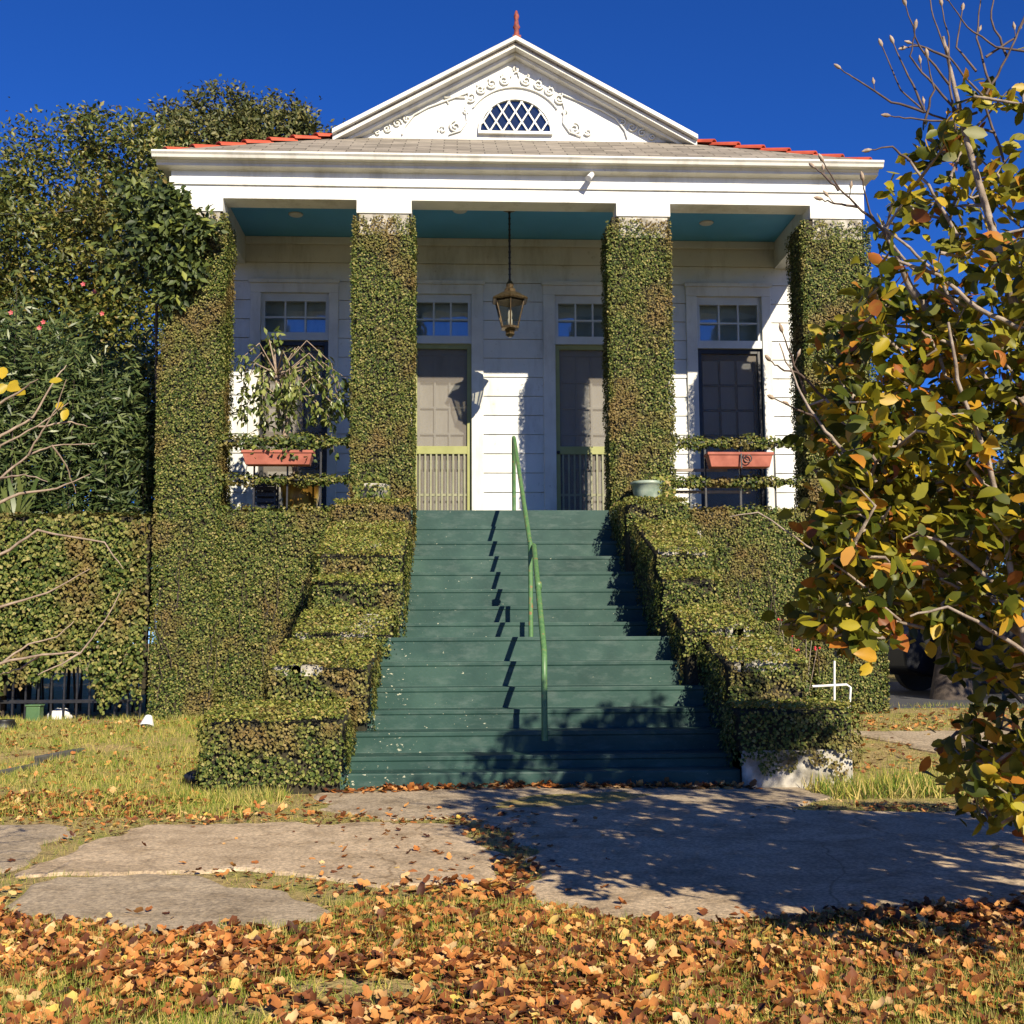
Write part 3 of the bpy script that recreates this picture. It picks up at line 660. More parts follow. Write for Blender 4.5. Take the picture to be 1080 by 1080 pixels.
# ================================================================== STEPS
steps = empty('front_steps', (.6, 10, 0), 'teal green painted front steps in two flights, shaded at their foot', 'steps')
up_e = [(12.1-.29*i, z) for i, z in enumerate((2.33, 2.155, 1.977, 1.803, 1.631, 1.454, 1.287, 1.136))]
lo_e = [(9.35-.26*i, z) for i, z in enumerate((1.0, .83, .665, .515, .375, .24))]
print('lower', [tuple(round(v, 2) for v in at(490, y, Y=9.35-.26*i)) for i, y in enumerate((672, 698, 725, 748.6, 771.6, 797, 820))])
lo_e = [(9.35-.26*i, max(.1, at(490, y, Y=9.35-.26*i).z)) for i, y in enumerate((672, 698, 725, 748.6, 771.6, 797))]
def flight(edges, ybot, zbot, yback, x0, x1, name):
    n = .007; nt_ = .03; prof = []
    e = list(edges)
    prof.append((yback, e[0][1]))
    for i, (y, z) in enumerate(e):
        prof += [(y-n, z), (y-n, z-nt_), (y, z-nt_-.004)]
        zn = e[i+1][1] if i+1 < len(e) else zbot
        prof.append((y, zn))
    prof.append((yback, zbot))
    b = MB(); b.prism(prof, 'x', x0, x1); return b.build(name, M['step'], steps, .005, 2)
flight(up_e[1:], 0, .0, 12.04, -.56, 1.80, 'upper_flight')
flight(lo_e, 0, .0, 10.2, -.82, 2.0, 'lower_flight')
b = MB(); b.box(-.86, 2.05, 7.83, 8.4, -.05, .10); b.build('bottom_plinth', M['step'], steps, .012)
# cheek walls
def cheek(label, xi, xo, wide):
    t = empty('stair_side_wall', ((xi[0]+xo[0])/2, 8, 0), label, 'wall', 'walls flanking the steps')
    # (Y, Z) profile with inner/outer x per section
    secs = [  # y0,y1,z0front,z1back (top), xin, xout
        (7.75, 8.42, .45 if wide < 0 else .49, .53, xi[0], xo[0]),
        (8.42, 9.35, .78, .97, xi[1], xo[1]),
        (9.35, 9.92, 1.02, 1.24, xi[2], xo[2]),
        (9.92, 10.16, 1.46, 1.55, xi[3], xo[3]),
        (10.16, 11.30, 1.72, 2.13, xi[3], xo[3]),
        (11.30, 12.02, 2.34, 2.36, xi[4], xo[4])]
    if wide > 0:
        secs = [(7.75, 8.10, .50, .52, xi[0], xo[0]), (8.10, 8.95, .80, .98, xi[1], xo[1]), (8.95, 9.50, 1.04, 1.24, xi[2], xo[2]), (9.50, 9.76, 1.46, 1.55, xi[3], xo[3]), (9.76, 10.95, 1.71, 2.10, xi[3], xo[3]), (10.95, 12.02, 2.31, 2.36, xi[4], xo[4])]
    core = MB(); cv = Cover(); ct = Cover(); cap = MB()
    for k, (ya, yb, za, zb, a, c) in enumerate(secs):
        x0, x1 = min(a, c), max(a, c); zbt = -.05
        core.prism([(ya+.02, zbt), (ya+.02, za-.02), (yb+.02, zb-.02), (yb+.02, zbt)], 'x', x0+.02, x1-.02)
        zprev = secs[k-1][3] if k else .02
        lo = max(zprev-.12, .0) if k else (.05 if wide < 0 else .02)
        def kp(P, k=k, x0=x0, x1=x1):
            r = np.ones(len(P), bool)
            if k == 0 and wide > 0:                                        # bare plaster foot on the right block
                r &= P[:, 2] > .13+.05*np.sin(P[:, 0]*14)+.03*np.sin(P[:, 0]*37+P[:, 1]*11)
            bare = (np.sin(P[:, 0]*7+P[:, 2]*13+k*2.1)*np.sin(P[:, 1]*9+P[:, 2]*5+k) > .90)
            r &= ~(bare & (rng.random(len(P)) < .85)); return r
        cv.rect((x0, ya, lo), (x1-x0, 0, 0), (0, 0, za-lo), (0, -1, 0), dens=5200, keep=kp, size=.0225)
        s = np.array((0, yb-ya, zb-za)); nn = np.array((0, -(zb-za), yb-ya)); nn = nn/np.linalg.norm(nn)
        ct.rect((x0, ya-.055, za), (x1-x0, 0, 0), s+np.array((0, .055, 0)), nn, dens=6000, keep=kp, size=.0225, droop=(0, -1, -.2), depth=.03, tilt=.75)
        for xx, sg in ((x0, -1), (x1, 1)):
            inner = (sg > 0) == (wide < 0)
            def kq(P, ya=ya, yb=yb, za=za, zb=zb, inner=inner, k=k):
                top = za+(P[:, 1]-ya)/(yb-ya)*(zb-za); r = P[:, 2] < top
                if k == 0 and wide > 0: r &= P[:, 2] > .13+.05*np.sin(P[:, 1]*14)
                if inner: r &= ~((P[:, 2] < top-.30) & (rng.random(len(P)) < .55))
                return r
            cv.rect((xx, ya, .0), (0, yb-ya, 0), (0, 0, max(za, zb)), (sg, 0, 0), dens=4200, keep=kq, size=.0225)
    o = core.build('masonry_core', M['ivycore'], t, .02, 3)
    if wide > 0:
        b = MB(); b.box(1.92, 2.68, 7.765, 8.1, -.05, .24); b.build('plaster_foot', M['plaster'], t, .02)
    for q in range(8 if wide < 0 else 10):                       # bare plaster showing through
        k = random.choice((1, 1, 2, 2, 4)); ya, yb, za, zb, a, c = secs[k]; tt = random.choice((random.uniform(.0, .12), random.uniform(.1, .9)))
        xc = a+(c-a)*random.uniform(.2, .92); yc = ya+(yb-ya)*tt; sl_ = (zb-za)/(yb-ya); rx = random.uniform(.04, .15); ry = random.uniform(.05, .14); pr = []; hi = .022
        for j in range(14):
            th = j/14*6.283; q_ = random.uniform(.45, 1.15); pr.append((xc+rx*q_*math.cos(th), max(ya+.002, yc+ry*q_*math.sin(th))))
        b = MB(); f_ = lambda x, y, h: (x, y, za+(y-ya)*sl_+h)
        b.add([f_(x, y, hi) for x, y in pr]+[f_(x, y, -.05) for x, y in pr], [tuple(range(14))]+[(j, j+14, (j+1) % 14+14, (j+1) % 14) for j in range(14)]); b.build('bare_plaster', M['plaster'], t)
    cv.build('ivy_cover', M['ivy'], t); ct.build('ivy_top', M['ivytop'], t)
    return t
cheek('ivy-grown stepped side wall left of the green steps, sunlit', (-.76, -.64, -.54, -.48, -.46), (-1.68, -1.36, -1.31, -1.24, -1.22), -1)
cheek('ivy-grown stepped side wall right of the green steps, with bare white foot', (1.90, 1.92, 1.78, 1.71, 1.64), (2.70, 2.48, 2.38, 2.20, 2.24), 1)
# handrail
hr = empty('handrail', (.6, 10, 1), 'green painted pipe handrail running down the middle of the steps', 'handrail')
b = MB(); b.tube([(.61, 12.2, ZP), (.61, 12.2, 3.13), (.61, 12.17, 3.155)], .022, 10); b.build('post', M['railgreen'], hr)
b = MB(); b.tube([(.61, 12.17, 3.155), (.612, 12.1, 3.12), (.64, 9.96, 1.80)], .021, 10); b.build('rail', M['railgreen'], hr)
b = MB(); b.tube([(.635, 9.90, .98), (.635, 9.90, 1.83)], .021, 10); b.build('post', M['railgreen'], hr)
b = MB(); b.tube([(.665, 9.93, 1.80), (.665, 9.86, 1.79), (.62, 8.22, .91), (.615, 8.14, .85), (.612, 8.12, .72), (.612, 8.12, .28)], .022, 10)
b.lathe((.650, 9.15, 1.405), [(.024, -.03), (.029, -.01), (.029, .02), (.024, .04)], 10); b.build('rail', M['railgreen'], hr)

# ================================================================== LANTERN
lx, ly, lz = .615, 13.0, 0
ln = empty('hanging_lantern', (lx, ly, 4.5), 'aged bronze glass lantern hanging from the blue porch ceiling', 'lantern')
kz = (13.0-12.85)*.30
b = MB(); b.lathe((lx, ly, 6.02), [(.02, -.02), (.075, .0), (.085, .05), (.085, .07)], 16); b.build('ceiling_plate', M['brass'], ln)
b = MB(); b.tube([(lx, ly, 6.05), (lx, ly, 5.13)], .012, 8)
for k in range(13): b.lathe((lx, ly, 5.16+k*.068), [(.012, 0), (.019, .015), (.012, .03)], 6)
b.build('chain', M['black'], ln)
b = MB(); b.lathe((lx, ly, 0), [(.025, 5.16), (.05, 5.12), (.045, 5.08), (.07, 5.06), (.075, 5.03), (.225, 4.945), (.235, 4.93), (.225, 4.915), (.19, 4.915), (.03, 5.0)], sides=6); b.build('lantern_roof', M['brass'], ln)
b = MB(); b.lathe((lx, ly, 0), [(.180, 4.915), (.185, 4.90), (.165, 4.90)], sides=6)
for k in range(6):
    th = 2*math.pi*(k+.5)/6; c, s = math.cos(th), math.sin(th)
    b.tube([(lx+.185*c, ly+.185*s, 4.91), (lx+.10*c, ly+.10*s, 4.60)], .010, 6)
b.lathe((lx, ly, 0), [(.075, 4.62), (.115, 4.61), (.115, 4.585), (.07, 4.575), (.05, 4.54), (.06, 4.52), (.02, 4.49)], sides=6); b.build('lantern_frame', M['brass'], ln)
b = MB(); b.lathe((lx, ly, 0), [(.098, 4.61), (.175, 4.905)], sides=6); b.build('lantern_glass', M['lglass'], ln)
b = MB(); b.lathe((lx, ly, 0), [(.03, 4.62), (.03, 4.70), (.022, 4.71), (.028, 4.76), (.02, 4.82), (.008, 4.84)], 10); b.build('lamp', M['frosted'], ln)

# ================================================================== PORCH POTS
def planter(x0, x1, z0, z1, y, label, scroll):
    t = empty('flower_box', ((x0+x1)/2, y, z0), label, 'planter', 'terracotta flower boxes hung on the porch rails')
    b = MB(); w = .09; tp = .03; h = z1-z0
    outer = lambda q, zz: [(x0+tp*(1-q), y-w+tp*(1-q)*.6, zz), (x1-tp*(1-q), y-w+tp*(1-q)*.6, zz), (x1-tp*(1-q), y+w-tp*(1-q)*.6, zz), (x0+tp*(1-q), y+w-tp*(1-q)*.6, zz)]
    a = outer(0, z0); c = outer(1, z1-.03)
    b.add(a+c, [(3, 2, 1, 0), (0, 1, 5, 4), (1, 2, 6, 5), (2, 3, 7, 6), (3, 0, 4, 7)]); b.build('box', M['terra'], t, .006)
    b = MB()
    for (p, q, r_, s_) in ((x0-.012, x1+.012, y-w-.012, y-w+.012), (x0-.012, x1+.012, y+w-.012, y+w+.012), (x0-.012, x0+.012, y-w+.012, y+w-.012), (x1-.012, x1+.012, y-w+.012, y+w-.012)): b.box(p, q, r_, s_, z1-.03, z1)
    b.build('rim', M['terra'], t, .005)
    b = MB(); b.box(x0+.02, x1-.02, y-w+.02, y+w-.02, z1-.05, z1-.03); b.build('soil', M['barkdark'], t)
    if scroll:
        b = MB(); xm = (x0+x1)/2; b.box(xm-.008, xm+.006, y-w-.03, y-w-.02, z0-.02, z1-.02)
        pts = []
        for k in range(22):
            a_ = k/21*2*math.pi*1.4; q = .055*(1-.03*k); pts.append((xm+.07+q*math.cos(a_+2.4), y-w-.025, (z0+z1)/2+.01+q*math.sin(a_+2.4)))
        b.tube(pts, .007, 5); b.build('scroll_bracket', M['black'], t)
    return t
planter(-2.235, -1.515, 2.815, 2.965, YF-.03, 'orange terracotta flower box on the left porch rail, overgrown with trailing ivy', False)
planter(2.665, 3.355, 2.80, 2.955, YF-.03, 'orange terracotta flower box with black scroll bracket on the right porch rail', True)
# trailing greenery on the left box
n = 420; P = np.stack([rng.uniform(-2.3, -1.5, n), rng.uniform(11.84, 12.05, n), rng.uniform(2.86, 3.12, n)], 1)
keep = rng.random(n) < np.where(P[:, 2] < 2.95, .45, 1); P = P[keep]
tp = leaves('trailing_ivy', P, rnd(len(P), .6)+np.array((0, -.6, .7)), rnd(len(P), .8)+np.array((0, 0, -.5)), .035+.03*rng.random(len(P)), T_IVY, M['vine']); tag(tp, 'leafy green trailing plant spilling over the left terracotta box', 'plant')
# potted weeping fig
fg = empty('potted_weeping_fig', (-1.71, 12.62, ZP), 'weeping fig tree with drooping crown in an ochre glazed pot on the left bay', 'potted tree')
b = MB(); b.lathe((-1.72, 12.55, ZP), [(.14, 0), (.17, .03), (.205, .22), (.215, .33), (.235, .34), (.235, .375), (.20, .375), (.19, .34)], 24); b.build('pot', M['ochre'], fg)
b = MB()
tr = [(-1.74, 12.55, 2.6), (-1.80, 12.52, 3.0), (-1.84, 12.5, 3.3), (-1.92, 12.46, 3.62), (-1.97, 12.44, 3.85)]
b.tube(tr, [.035, .032, .03, .026, .02], 8); b.tube([(-1.70, 12.56, 2.6), (-1.86, 12.55, 3.1), (-1.97, 12.5, 3.5), (-1.99, 12.42, 3.9), (-2.02, 12.4, 4.35)], [.03, .027, .022, .014, .006], 8)
brs = []
for k in range(34):
    s = Vector(tr[random.choice((3, 4))]) if k % 3 else Vector((-1.98, 12.42, 3.9)); dx = random.uniform(-.42, .86); h = random.uniform(.02, .36)
    e1 = s+Vector((dx*.55, random.uniform(-.25, .2), h)); e2 = s+Vector((dx, random.uniform(-.35, .25), h-.12-.25*abs(dx))); e3 = e2+Vector((dx*.12, 0, -random.uniform(.15, .45)))
    b.tube([s, e1, e2, e3], [.010, .007, .004, .002], 5); brs += [(e1, e2), (e2, e3), (e2, e3)]
b.build('trunk', M['twig'], fg)
Pl = []
for (a, c) in brs:
    for q in range(12): Pl.append(a.lerp(c, random.random())+Vector((random.gauss(0, .03), random.gauss(0, .04), random.gauss(0, .03))))
for q in range(40): Pl.append(Vector((-2.02+random.gauss(0, .05), 12.4, 4.3+random.gauss(0, .07))))
Pl = np.array(Pl); leaves('foliage', Pl, rnd(len(Pl), .8)+np.array((.2, -.6, .4)), rnd(len(Pl), .35)+np.array((0, 0, -1)), .065+.05*rng.random(len(Pl)), T_TREE, M['fig'], fg)
# dark crate with a few white specks
b = MB()
cr = empty('slatted_crate', (-2.0, 12.5, ZP), 'small black slatted crate beside the ochre pot on the porch', 'crate')
for k in range(5):
    for y in (12.40, 12.62): b = MB(); b.box(-2.20, -1.97, y, y+.015, ZP+.02+k*.065, ZP+.06+k*.065); b.build('slat', M['black'], cr)
b = MB()
for x in (-2.205, -1.985):
    for y in (12.416, 12.60): b.box(x, x+.02, y, y+.018, ZP, ZP+.36)
b.box(-2.185, -1.985, 12.44, 12.45, ZP+.33, ZP+.36); b.build('frame', M['black'], cr)
# grey green pot beside column 3, ivy mound beside column 2
b = MB(); gpt = empty('glazed_pot', (1.98, 11.8, 2.36), 'pale grey green glazed pot against the third ivy column', 'pot')
b.lathe((1.99, 11.78, 2.36), [(.10, 0), (.12, .02), (.155, .15), (.165, .22), (.18, .225), (.18, .255), (.155, .255), (.15, .2)], 24); b.build('pot', M['greypot'], gpt)
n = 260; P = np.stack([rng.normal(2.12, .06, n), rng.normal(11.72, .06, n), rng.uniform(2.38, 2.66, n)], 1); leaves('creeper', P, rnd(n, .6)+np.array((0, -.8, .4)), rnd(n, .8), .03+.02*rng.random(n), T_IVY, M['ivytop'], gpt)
b = MB(); ip = empty('ivy_covered_pot', (-.75, 11.75, 2.36), 'ivy-smothered pot on the top block at the foot of the second column', 'pot')
b.lathe((-.86, 11.74, 2.35), [(.11, 0), (.13, .02), (.15, .18), (.17, .19), (.17, .225), (.14, .225)], 20); b.build('pot', M['plaster'], ip)
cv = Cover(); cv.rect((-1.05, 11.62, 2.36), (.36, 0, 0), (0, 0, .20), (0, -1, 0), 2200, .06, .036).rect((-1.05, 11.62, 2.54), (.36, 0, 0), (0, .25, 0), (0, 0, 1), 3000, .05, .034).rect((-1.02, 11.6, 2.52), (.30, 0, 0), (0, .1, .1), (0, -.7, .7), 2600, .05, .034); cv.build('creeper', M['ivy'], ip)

# ================================================================== LEFT FENCE
fe = empty('ivy_fence', (-5, 12.1, .2), 'black iron fence smothered in clipped ivy, left of the house', 'fence')
b = MB(); x = -9.0
while x < -3.22:
    b.box(x-.009, x+.009, 12.16, 12.178, .15, 2.2); x += .13
b.box(-9, -3.25, 12.155, 12.183, .36, .395); b.box(-9, -3.25, 12.155, 12.183, 2.1, 2.14); b.build('iron_bars', M['black'], fe)
def fk(P):
    low = .30+.20*(np.sin(P[:, 0]*5.1)+np.sin(P[:, 0]*11+1))*.5+.50*np.exp(-((P[:, 0]+4.05)/.38)**4)+.25*np.exp(-((P[:, 0]+4.62)/.06)**2)
    top = 2.29+.03*np.sin(P[:, 0]*6)+.02*np.sin(P[:, 0]*17)
    return (P[:, 2] > low+.05*rng.normal(size=len(P))) & (P[:, 2] < top) & ~((P[:, 2] < 1.0) & (np.sin(P[:, 0]*19+3*np.sin(P[:, 2]*5)) > .88) & (rng.random(len(P)) < .8))
cv = Cover()
cv.rect((-9, 12.10, .2), (5.76, 0, 0), (0, 0, 2.12), (0, -1, 0), 2300, .07, .040, keep=fk); cv.rect((-9, 12.12, .2), (5.76, 0, 0), (0, 0, 2.12), (0, -1, 0), 900, .02, .05, keep=fk)
cv.rect((-9, 12.05, 2.28), (5.76, 0, 0), (0, .4, 0), (0, 0, 1), 2000, .04, .04)
cv.build('ivy_cover', M['ivy'], fe)
def fk2(P): return fk(P)
b = MB()                                                       # woody mat behind the leaves, cut by the gaps
xs_ = np.arange(-9, -3.26, .06); zs_ = np.arange(.2, 2.28, .06)
for xx in xs_:
    for zz in zs_:
        if fk(np.array([[xx+.03, 12.1, zz-.03]]))[0]: b.box(xx, xx+.06, 12.19+random.uniform(0, .04), 12.25, zz, zz+.06)
b.build('woody_mat', M['ivycore'], fe)

# ================================================================== VEGETATION
def ellip(n, c, r, shell=.55):
    d = norm(rnd(n)); q = (shell+(1-shell)*rng.random(n))[:, None]; return np.array(c)+d*q*np.array(r), d
def tree(name, label, base, clumps, n, size, mat, tmpl=T_TREE, group=None, trunk_r=.14, bark='barkdark', up=.2):
    t = empty(name, base, label, 'tree', group); b = MB(); base = Vector(base)
    cc = [Vector(c[0]) for c in clumps]; mid = sum(cc, Vector())/len(cc); fork = Vector((base.x*.6+mid.x*.4, base.y*.6+mid.y*.4, base.z*.45+mid.z*.55))
    b.tube([base+Vector((0, 0, -.2)), base.lerp(fork, .4)+Vector((.06, .03, 0)), fork], [trunk_r*1.25, trunk_r, trunk_r*.75], 10)
    for c in cc:
        m_ = fork.lerp(c, .5)+Vector((random.uniform(-.2, .2), random.uniform(-.2, .2), .2)); b.tube([fork, m_, c], [trunk_r*.5, trunk_r*.3, trunk_r*.1], 6)
    b.build('trunk', M[bark], t)
    P = []; N = []; vol = np.array([c[1][0]*c[1][1]*c[1][2] for c in clumps])**.75; vol = vol/vol.sum()
    for (c, r), v in zip(clumps, vol):
        k = int(n*v); ns = max(4, int(k/55)); sc, sd = ellip(ns, c, r, .35)      # sprays on the clump
        for q in range(ns):
            kk = 55; pp = sc[q]+rng.normal(size=(kk, 3))*np.array((.17, .17, .13))*min(1.3, max(r)*.9)+sd[q]*rng.random((kk, 1))*.2
            P.append(pp); N.append(np.tile(sd[q], (kk, 1)))
    P = np.concatenate(P); N = np.concatenate(N); k = len(P)
    leaves('crown', P, N*.5+rnd(k, .7)+np.array((0, -.2, .5)), N*.6+rnd(k, .7)+np.array((0, 0, up)), size*(.6+.8*rng.random(k)), tmpl, mat, t); return t
def E(px, py, Y, rx, rz, ry=None):                              # clump from a position in the view
    p = at(px, py, Y=Y); return (tuple(p), (rx, ry or rx, rz))
tree('evergreen_tree', 'tall dark evergreen tree beside the left corner of the house', (-6.4, 17, .2),
     [E(60, 200, 17, 1.1, .8), E(115, 165, 17, .75, .7), E(95, 145, 17.2, .5, .35), E(20, 225, 17, .8, .45), E(160, 190, 16.6, .7, .75), E(150, 250, 16, .9, .7), E(60, 275, 16.2, 1.2, .8), E(-60, 285, 17, 1.3, 1.1), E(135, 300, 16, .8, .7), E(190, 245, 16.5, .5, .9), E(-20, 330, 17, 1.2, .8), E(60, 340, 16.5, 1.3, .9), E(130, 370, 16, .9, .9), E(20, 420, 16.5, 1.6, 1.2), E(140, 450, 16, .8, 1.0)], 68000, .088, M['dark_leaf'])
tree('background_tree', 'olive green tree rising behind the red hip tiles at left', (-5.2, 25, .2),
     [E(200, 135, 25, .85, .55), E(240, 122, 25, .7, .45), E(285, 132, 25, .9, .45), E(325, 140, 25, .75, .33), E(225, 160, 25, 1.3, .8), E(300, 165, 25, 1.4, .8), E(180, 160, 25, .7, .7)], 22000, .115, M['far_leaf'])
# oleander
ol = empty('oleander_bush', (-4.8, 13.6, .2), 'tall oleander bush with slender leaves behind the ivy fence', 'bush')
b = MB(); PP = []; TT = []
for k in range(560):
    bx = random.uniform(-7.4, -3.5); by = random.uniform(12.7, 14.6); top = 4.75+.25*math.sin(bx*2.1)+random.uniform(-.9, .15)-.15*(by-12.7)
    sp = Vector((bx*.8-.9+random.gauss(0, .1), 13.6+.5*(by-13.6), .2)); e = Vector((bx, by, top)); mm_ = sp.lerp(e, .55)+Vector((random.gauss(0, .1), random.gauss(0, .1), 0))
    if k % 9 == 0: b.tube([sp, mm_, e], [.014, .009, .003], 5)
    d = (e-mm_).normalized()
    for q in range(115):
        t = random.random()**.8; p = (mm_.lerp(e, t) if random.random() < .6 else sp.lerp(mm_, .45+.55*t))+Vector((random.gauss(0, .05), random.gauss(0, .05), 0)); PP.append(p); TT.append(d*.35+Vector((random.gauss(0, .8), random.gauss(0, .8), random.gauss(0, .45))))
b.build('stems', M['barkdark'], ol); PP = np.array(PP); TT = np.array(TT); k = len(PP)
leaves('foliage', PP, rnd(k, .6)+np.array((0, -.7, .5)), TT, .11+.07*rng.random(k), ([(x*.95, y, z) for x, y, z in T_NARROW[0]], T_NARROW[1]), M['oleander'], ol)
b = MB()
for px, py in ((100, 308), (108, 331), (42, 346), (46, 340), (88, 300), (12, 330)):
    p = at(px, py, Y=12.55)
    b = MB()
    for q in range(5): a = q*1.256; b.add([p, p+Vector((.02*math.cos(a), -.01, .02*math.sin(a))), p+Vector((.03*math.cos(a+.5), -.02, .03*math.sin(a+.5))), p+Vector((.02*math.cos(a+1), -.01, .02*math.sin(a+1)))], [(0, 1, 2, 3)])
    b.build('blossom', M['pink'], ol)

# vine clump on the outer left column
vc = empty('climbing_vine', (-3.2, 11.85, .2), 'dark glossy-leaved vine hanging over the outer left column under the eave', 'vine')
cl = [E(180, 215, 11.85, .22, .22), E(200, 240, 11.8, .33, .24), E(165, 255, 11.9, .3, .36), E(195, 280, 11.85, .24, .26), E(150, 215, 12.1, .35, .35), E(180, 300, 11.95, .2, .3), E(140, 270, 12.2, .4, .5)]
b = MB(); b.tube([(-3.24, 12.7, .2), (-3.24, 12.7, 2), (-3.3, 12.5, 3.8), cl[2][0], cl[0][0]], [.03, .025, .02, .015, .006], 6); b.tube([(-3.3, 12.5, 3.8), cl[3][0], cl[1][0]], [.015, .01, .004], 6); b.build('stem', M['barkdark'], vc)
P = np.concatenate([ellip(420, c, (r[0], r[1]*.6, r[2]), .4)[0] for c, r in cl]); k = len(P)
leaves('foliage', P, rnd(k, .6)+np.array((0, -.7, .5)), rnd(k, .7)+np.array((0, -.1, -.5)), .085+.05*rng.random(k), T_TREE, M['vine'], vc)
# strap-leaved plant behind the fence
sk = empty('strap_leaf_plant', (-4.75, 12.4, 2), 'spiky strap-leaved plant poking over the left end of the fence', 'plant')
n = 46; P = np.tile(np.array(at(8, 560, Y=12.5))[None], (n, 1))+rnd(n, .05); a = rng.uniform(-1.5, 1.5, n); T = np.stack([np.sin(a), rng.normal(0, .4, n), np.cos(a)*.9+.1], 1)
tmp = ([(-.03, 0, 0), (.03, 0, 0), (.032, .5, .08), (-.032, .5, .08), (0, 1, -.15)], [(0, 1, 2, 3), (3, 2, 4)])
leaves('foliage', P, np.cross(T, rnd(n))+np.array((0, -1, .3)), T, .75*(.6+.6*rng.random(n)), tmp, M['spiky'], sk)
b = MB(); p = at(8, 560, Y=12.5); b.tube([(p.x, p.y, .2), (p.x, p.y, p.z+.05)], .05, 8); b.build('stem', M['barkdark'], sk)

# --- autumn magnolia at the right
mg = empty('autumn_magnolia', (2.45, 3.5, 0), 'young magnolia with yellow and orange autumn leaves and bare budded top twigs, at right', 'tree')
Yc = 3.45
sil = [(p.x, p.z) for p in [at(x, y, Y=Yc) for x, y in ((1100, 60), (1060, 72), (1015, 112), (965, 165), (940, 225), (918, 275), (885, 330), (880, 400), (872, 500), (850, 590), (850, 640), (878, 680), (955, 680), (1015, 650), (1058, 720), (1062, 760), (1000, 800), (1005, 830), (1080, 870), (1160, 880), (1160, 60))]]
tips = []
while len(tips) < 430:
    p = at(random.uniform(835, 1130), random.uniform(60, 870), Y=Yc)
    if not inpoly(np.array([[p.x, p.z]]), sil)[0] or random.random() < .50*sstep(1.5, 2.7, p.z): continue
    edge = (p.x-at(850, 540, Y=Yc).x)
    yy = Yc+random.uniform(-.35-.25*min(1, max(0, edge)), .55+.5*min(1, max(0, edge)))
    k = yy/Yc; tips.append(Vector((p.x*(.45+.55*k), yy, EZ+(p.z-EZ)*(.45+.55*k))))
for _ in range(1900):                                           # the rest of the crown, to the right of the view
    u = Vector([random.gauss(0, 1) for _ in range(3)]).normalized()*random.uniform(.35, 1)
    c_ = random.choice(((2.45, 2.65, 1.3, .9, .7, .6), (2.85, 3.7, 2.35, .75, 1.1, .95), (2.3, 3.2, 1.9, .5, .6, .9), (2.75, 3.5, 3.2, .9, .5, .5), (2.2, 2.9, 1.35, .7, .5, .45), (3.0, 3.6, 1.5, .7, .7, .45), (3.4, 2.9, 1.95, .7, .7, .45), (3.9, 3.7, 1.6, .7, .7, .45), (2.6, 3.4, 1.35, .6, .6, .4), (3.0, 4.4, 2.6, .6, .5, .8), (3.6, 3.8, 2.9, .45, .5, .4), (2.8, 4.0, 2.8, .6, .5, .4)))
    p = Vector((c_[0]+u.x*c_[3], c_[1]+u.y*c_[4], c_[2]+u.z*c_[5]))
    if p.x > .50*p.y+.05 and p.z > .45: tips.append(p)
stems = [[Vector((2.45, 3.5, -.1)), Vector((2.40, 3.5, .55)), Vector((2.1, 3.5, 1.25)), Vector((1.80, 3.5, 2.0)), Vector((1.66, 3.5, 2.6)), Vector((1.6, 3.5, 2.95))],
         [Vector((2.42, 3.5, .5)), Vector((2.65, 3.3, 1.4)), Vector((2.75, 3.2, 2.3)), Vector((2.7, 3.1, 3.1))],
         [Vector((2.40, 3.5, .55)), Vector((1.85, 3.55, .95)), Vector((1.4, 3.5, 1.25)), Vector((1.1, 3.45, 1.5))],
         [Vector((2.2, 3.5, 1.05)), Vector((2.2, 3.1, 1.9)), Vector((2.1, 2.8, 2.7))],
         [Vector((2.0, 3.5, 1.5)), Vector((1.7, 3.55, 1.8)), Vector((1.45, 3.5, 2.1)), Vector((1.35, 3.45, 2.3))]]
b = MB(); nodes = []
for s in stems:
    k = len(s); b.tube(s, [.030*(1-.85*i/(k-1)) for i in range(k)], 8)
    for i in range(k-1):
        for q in range(8): nodes.append(s[i].lerp(s[i+1], q/8))
tips.sort(key=lambda t: min((t-n_).length for n_ in nodes))
PL = []; TL = []; NL = []
for t in tips:
    base_n = min(nodes, key=lambda n_: (n_-t).length+.25*max(0, n_.z-t.z+.1))
    L = (t-base_n).length; mid = base_n.lerp(t, .5)+Vector((random.gauss(0, .03), random.gauss(0, .03), -.06*L+random.gauss(0, .02)))
    b.tube([base_n, mid, t], [.0065, .0045, .0022], 5, cap=False)
    nodes += [mid, mid.lerp(t, .5), t]
    d = (t-mid).normalized()
    for q in range(random.randint(12, 19)):
        s = random.random(); p = mid.lerp(t, .3+.75*s)+Vector([random.gauss(0, .028) for _ in range(3)])
        o = Vector([random.gauss(0, .75) for _ in range(3)]); PL.append(p); TL.append(d*.7+o+Vector((0, 0, -.35))); NL.append(Vector((random.gauss(.1, .7), random.gauss(-.35, .7), random.gauss(.55, .6))))
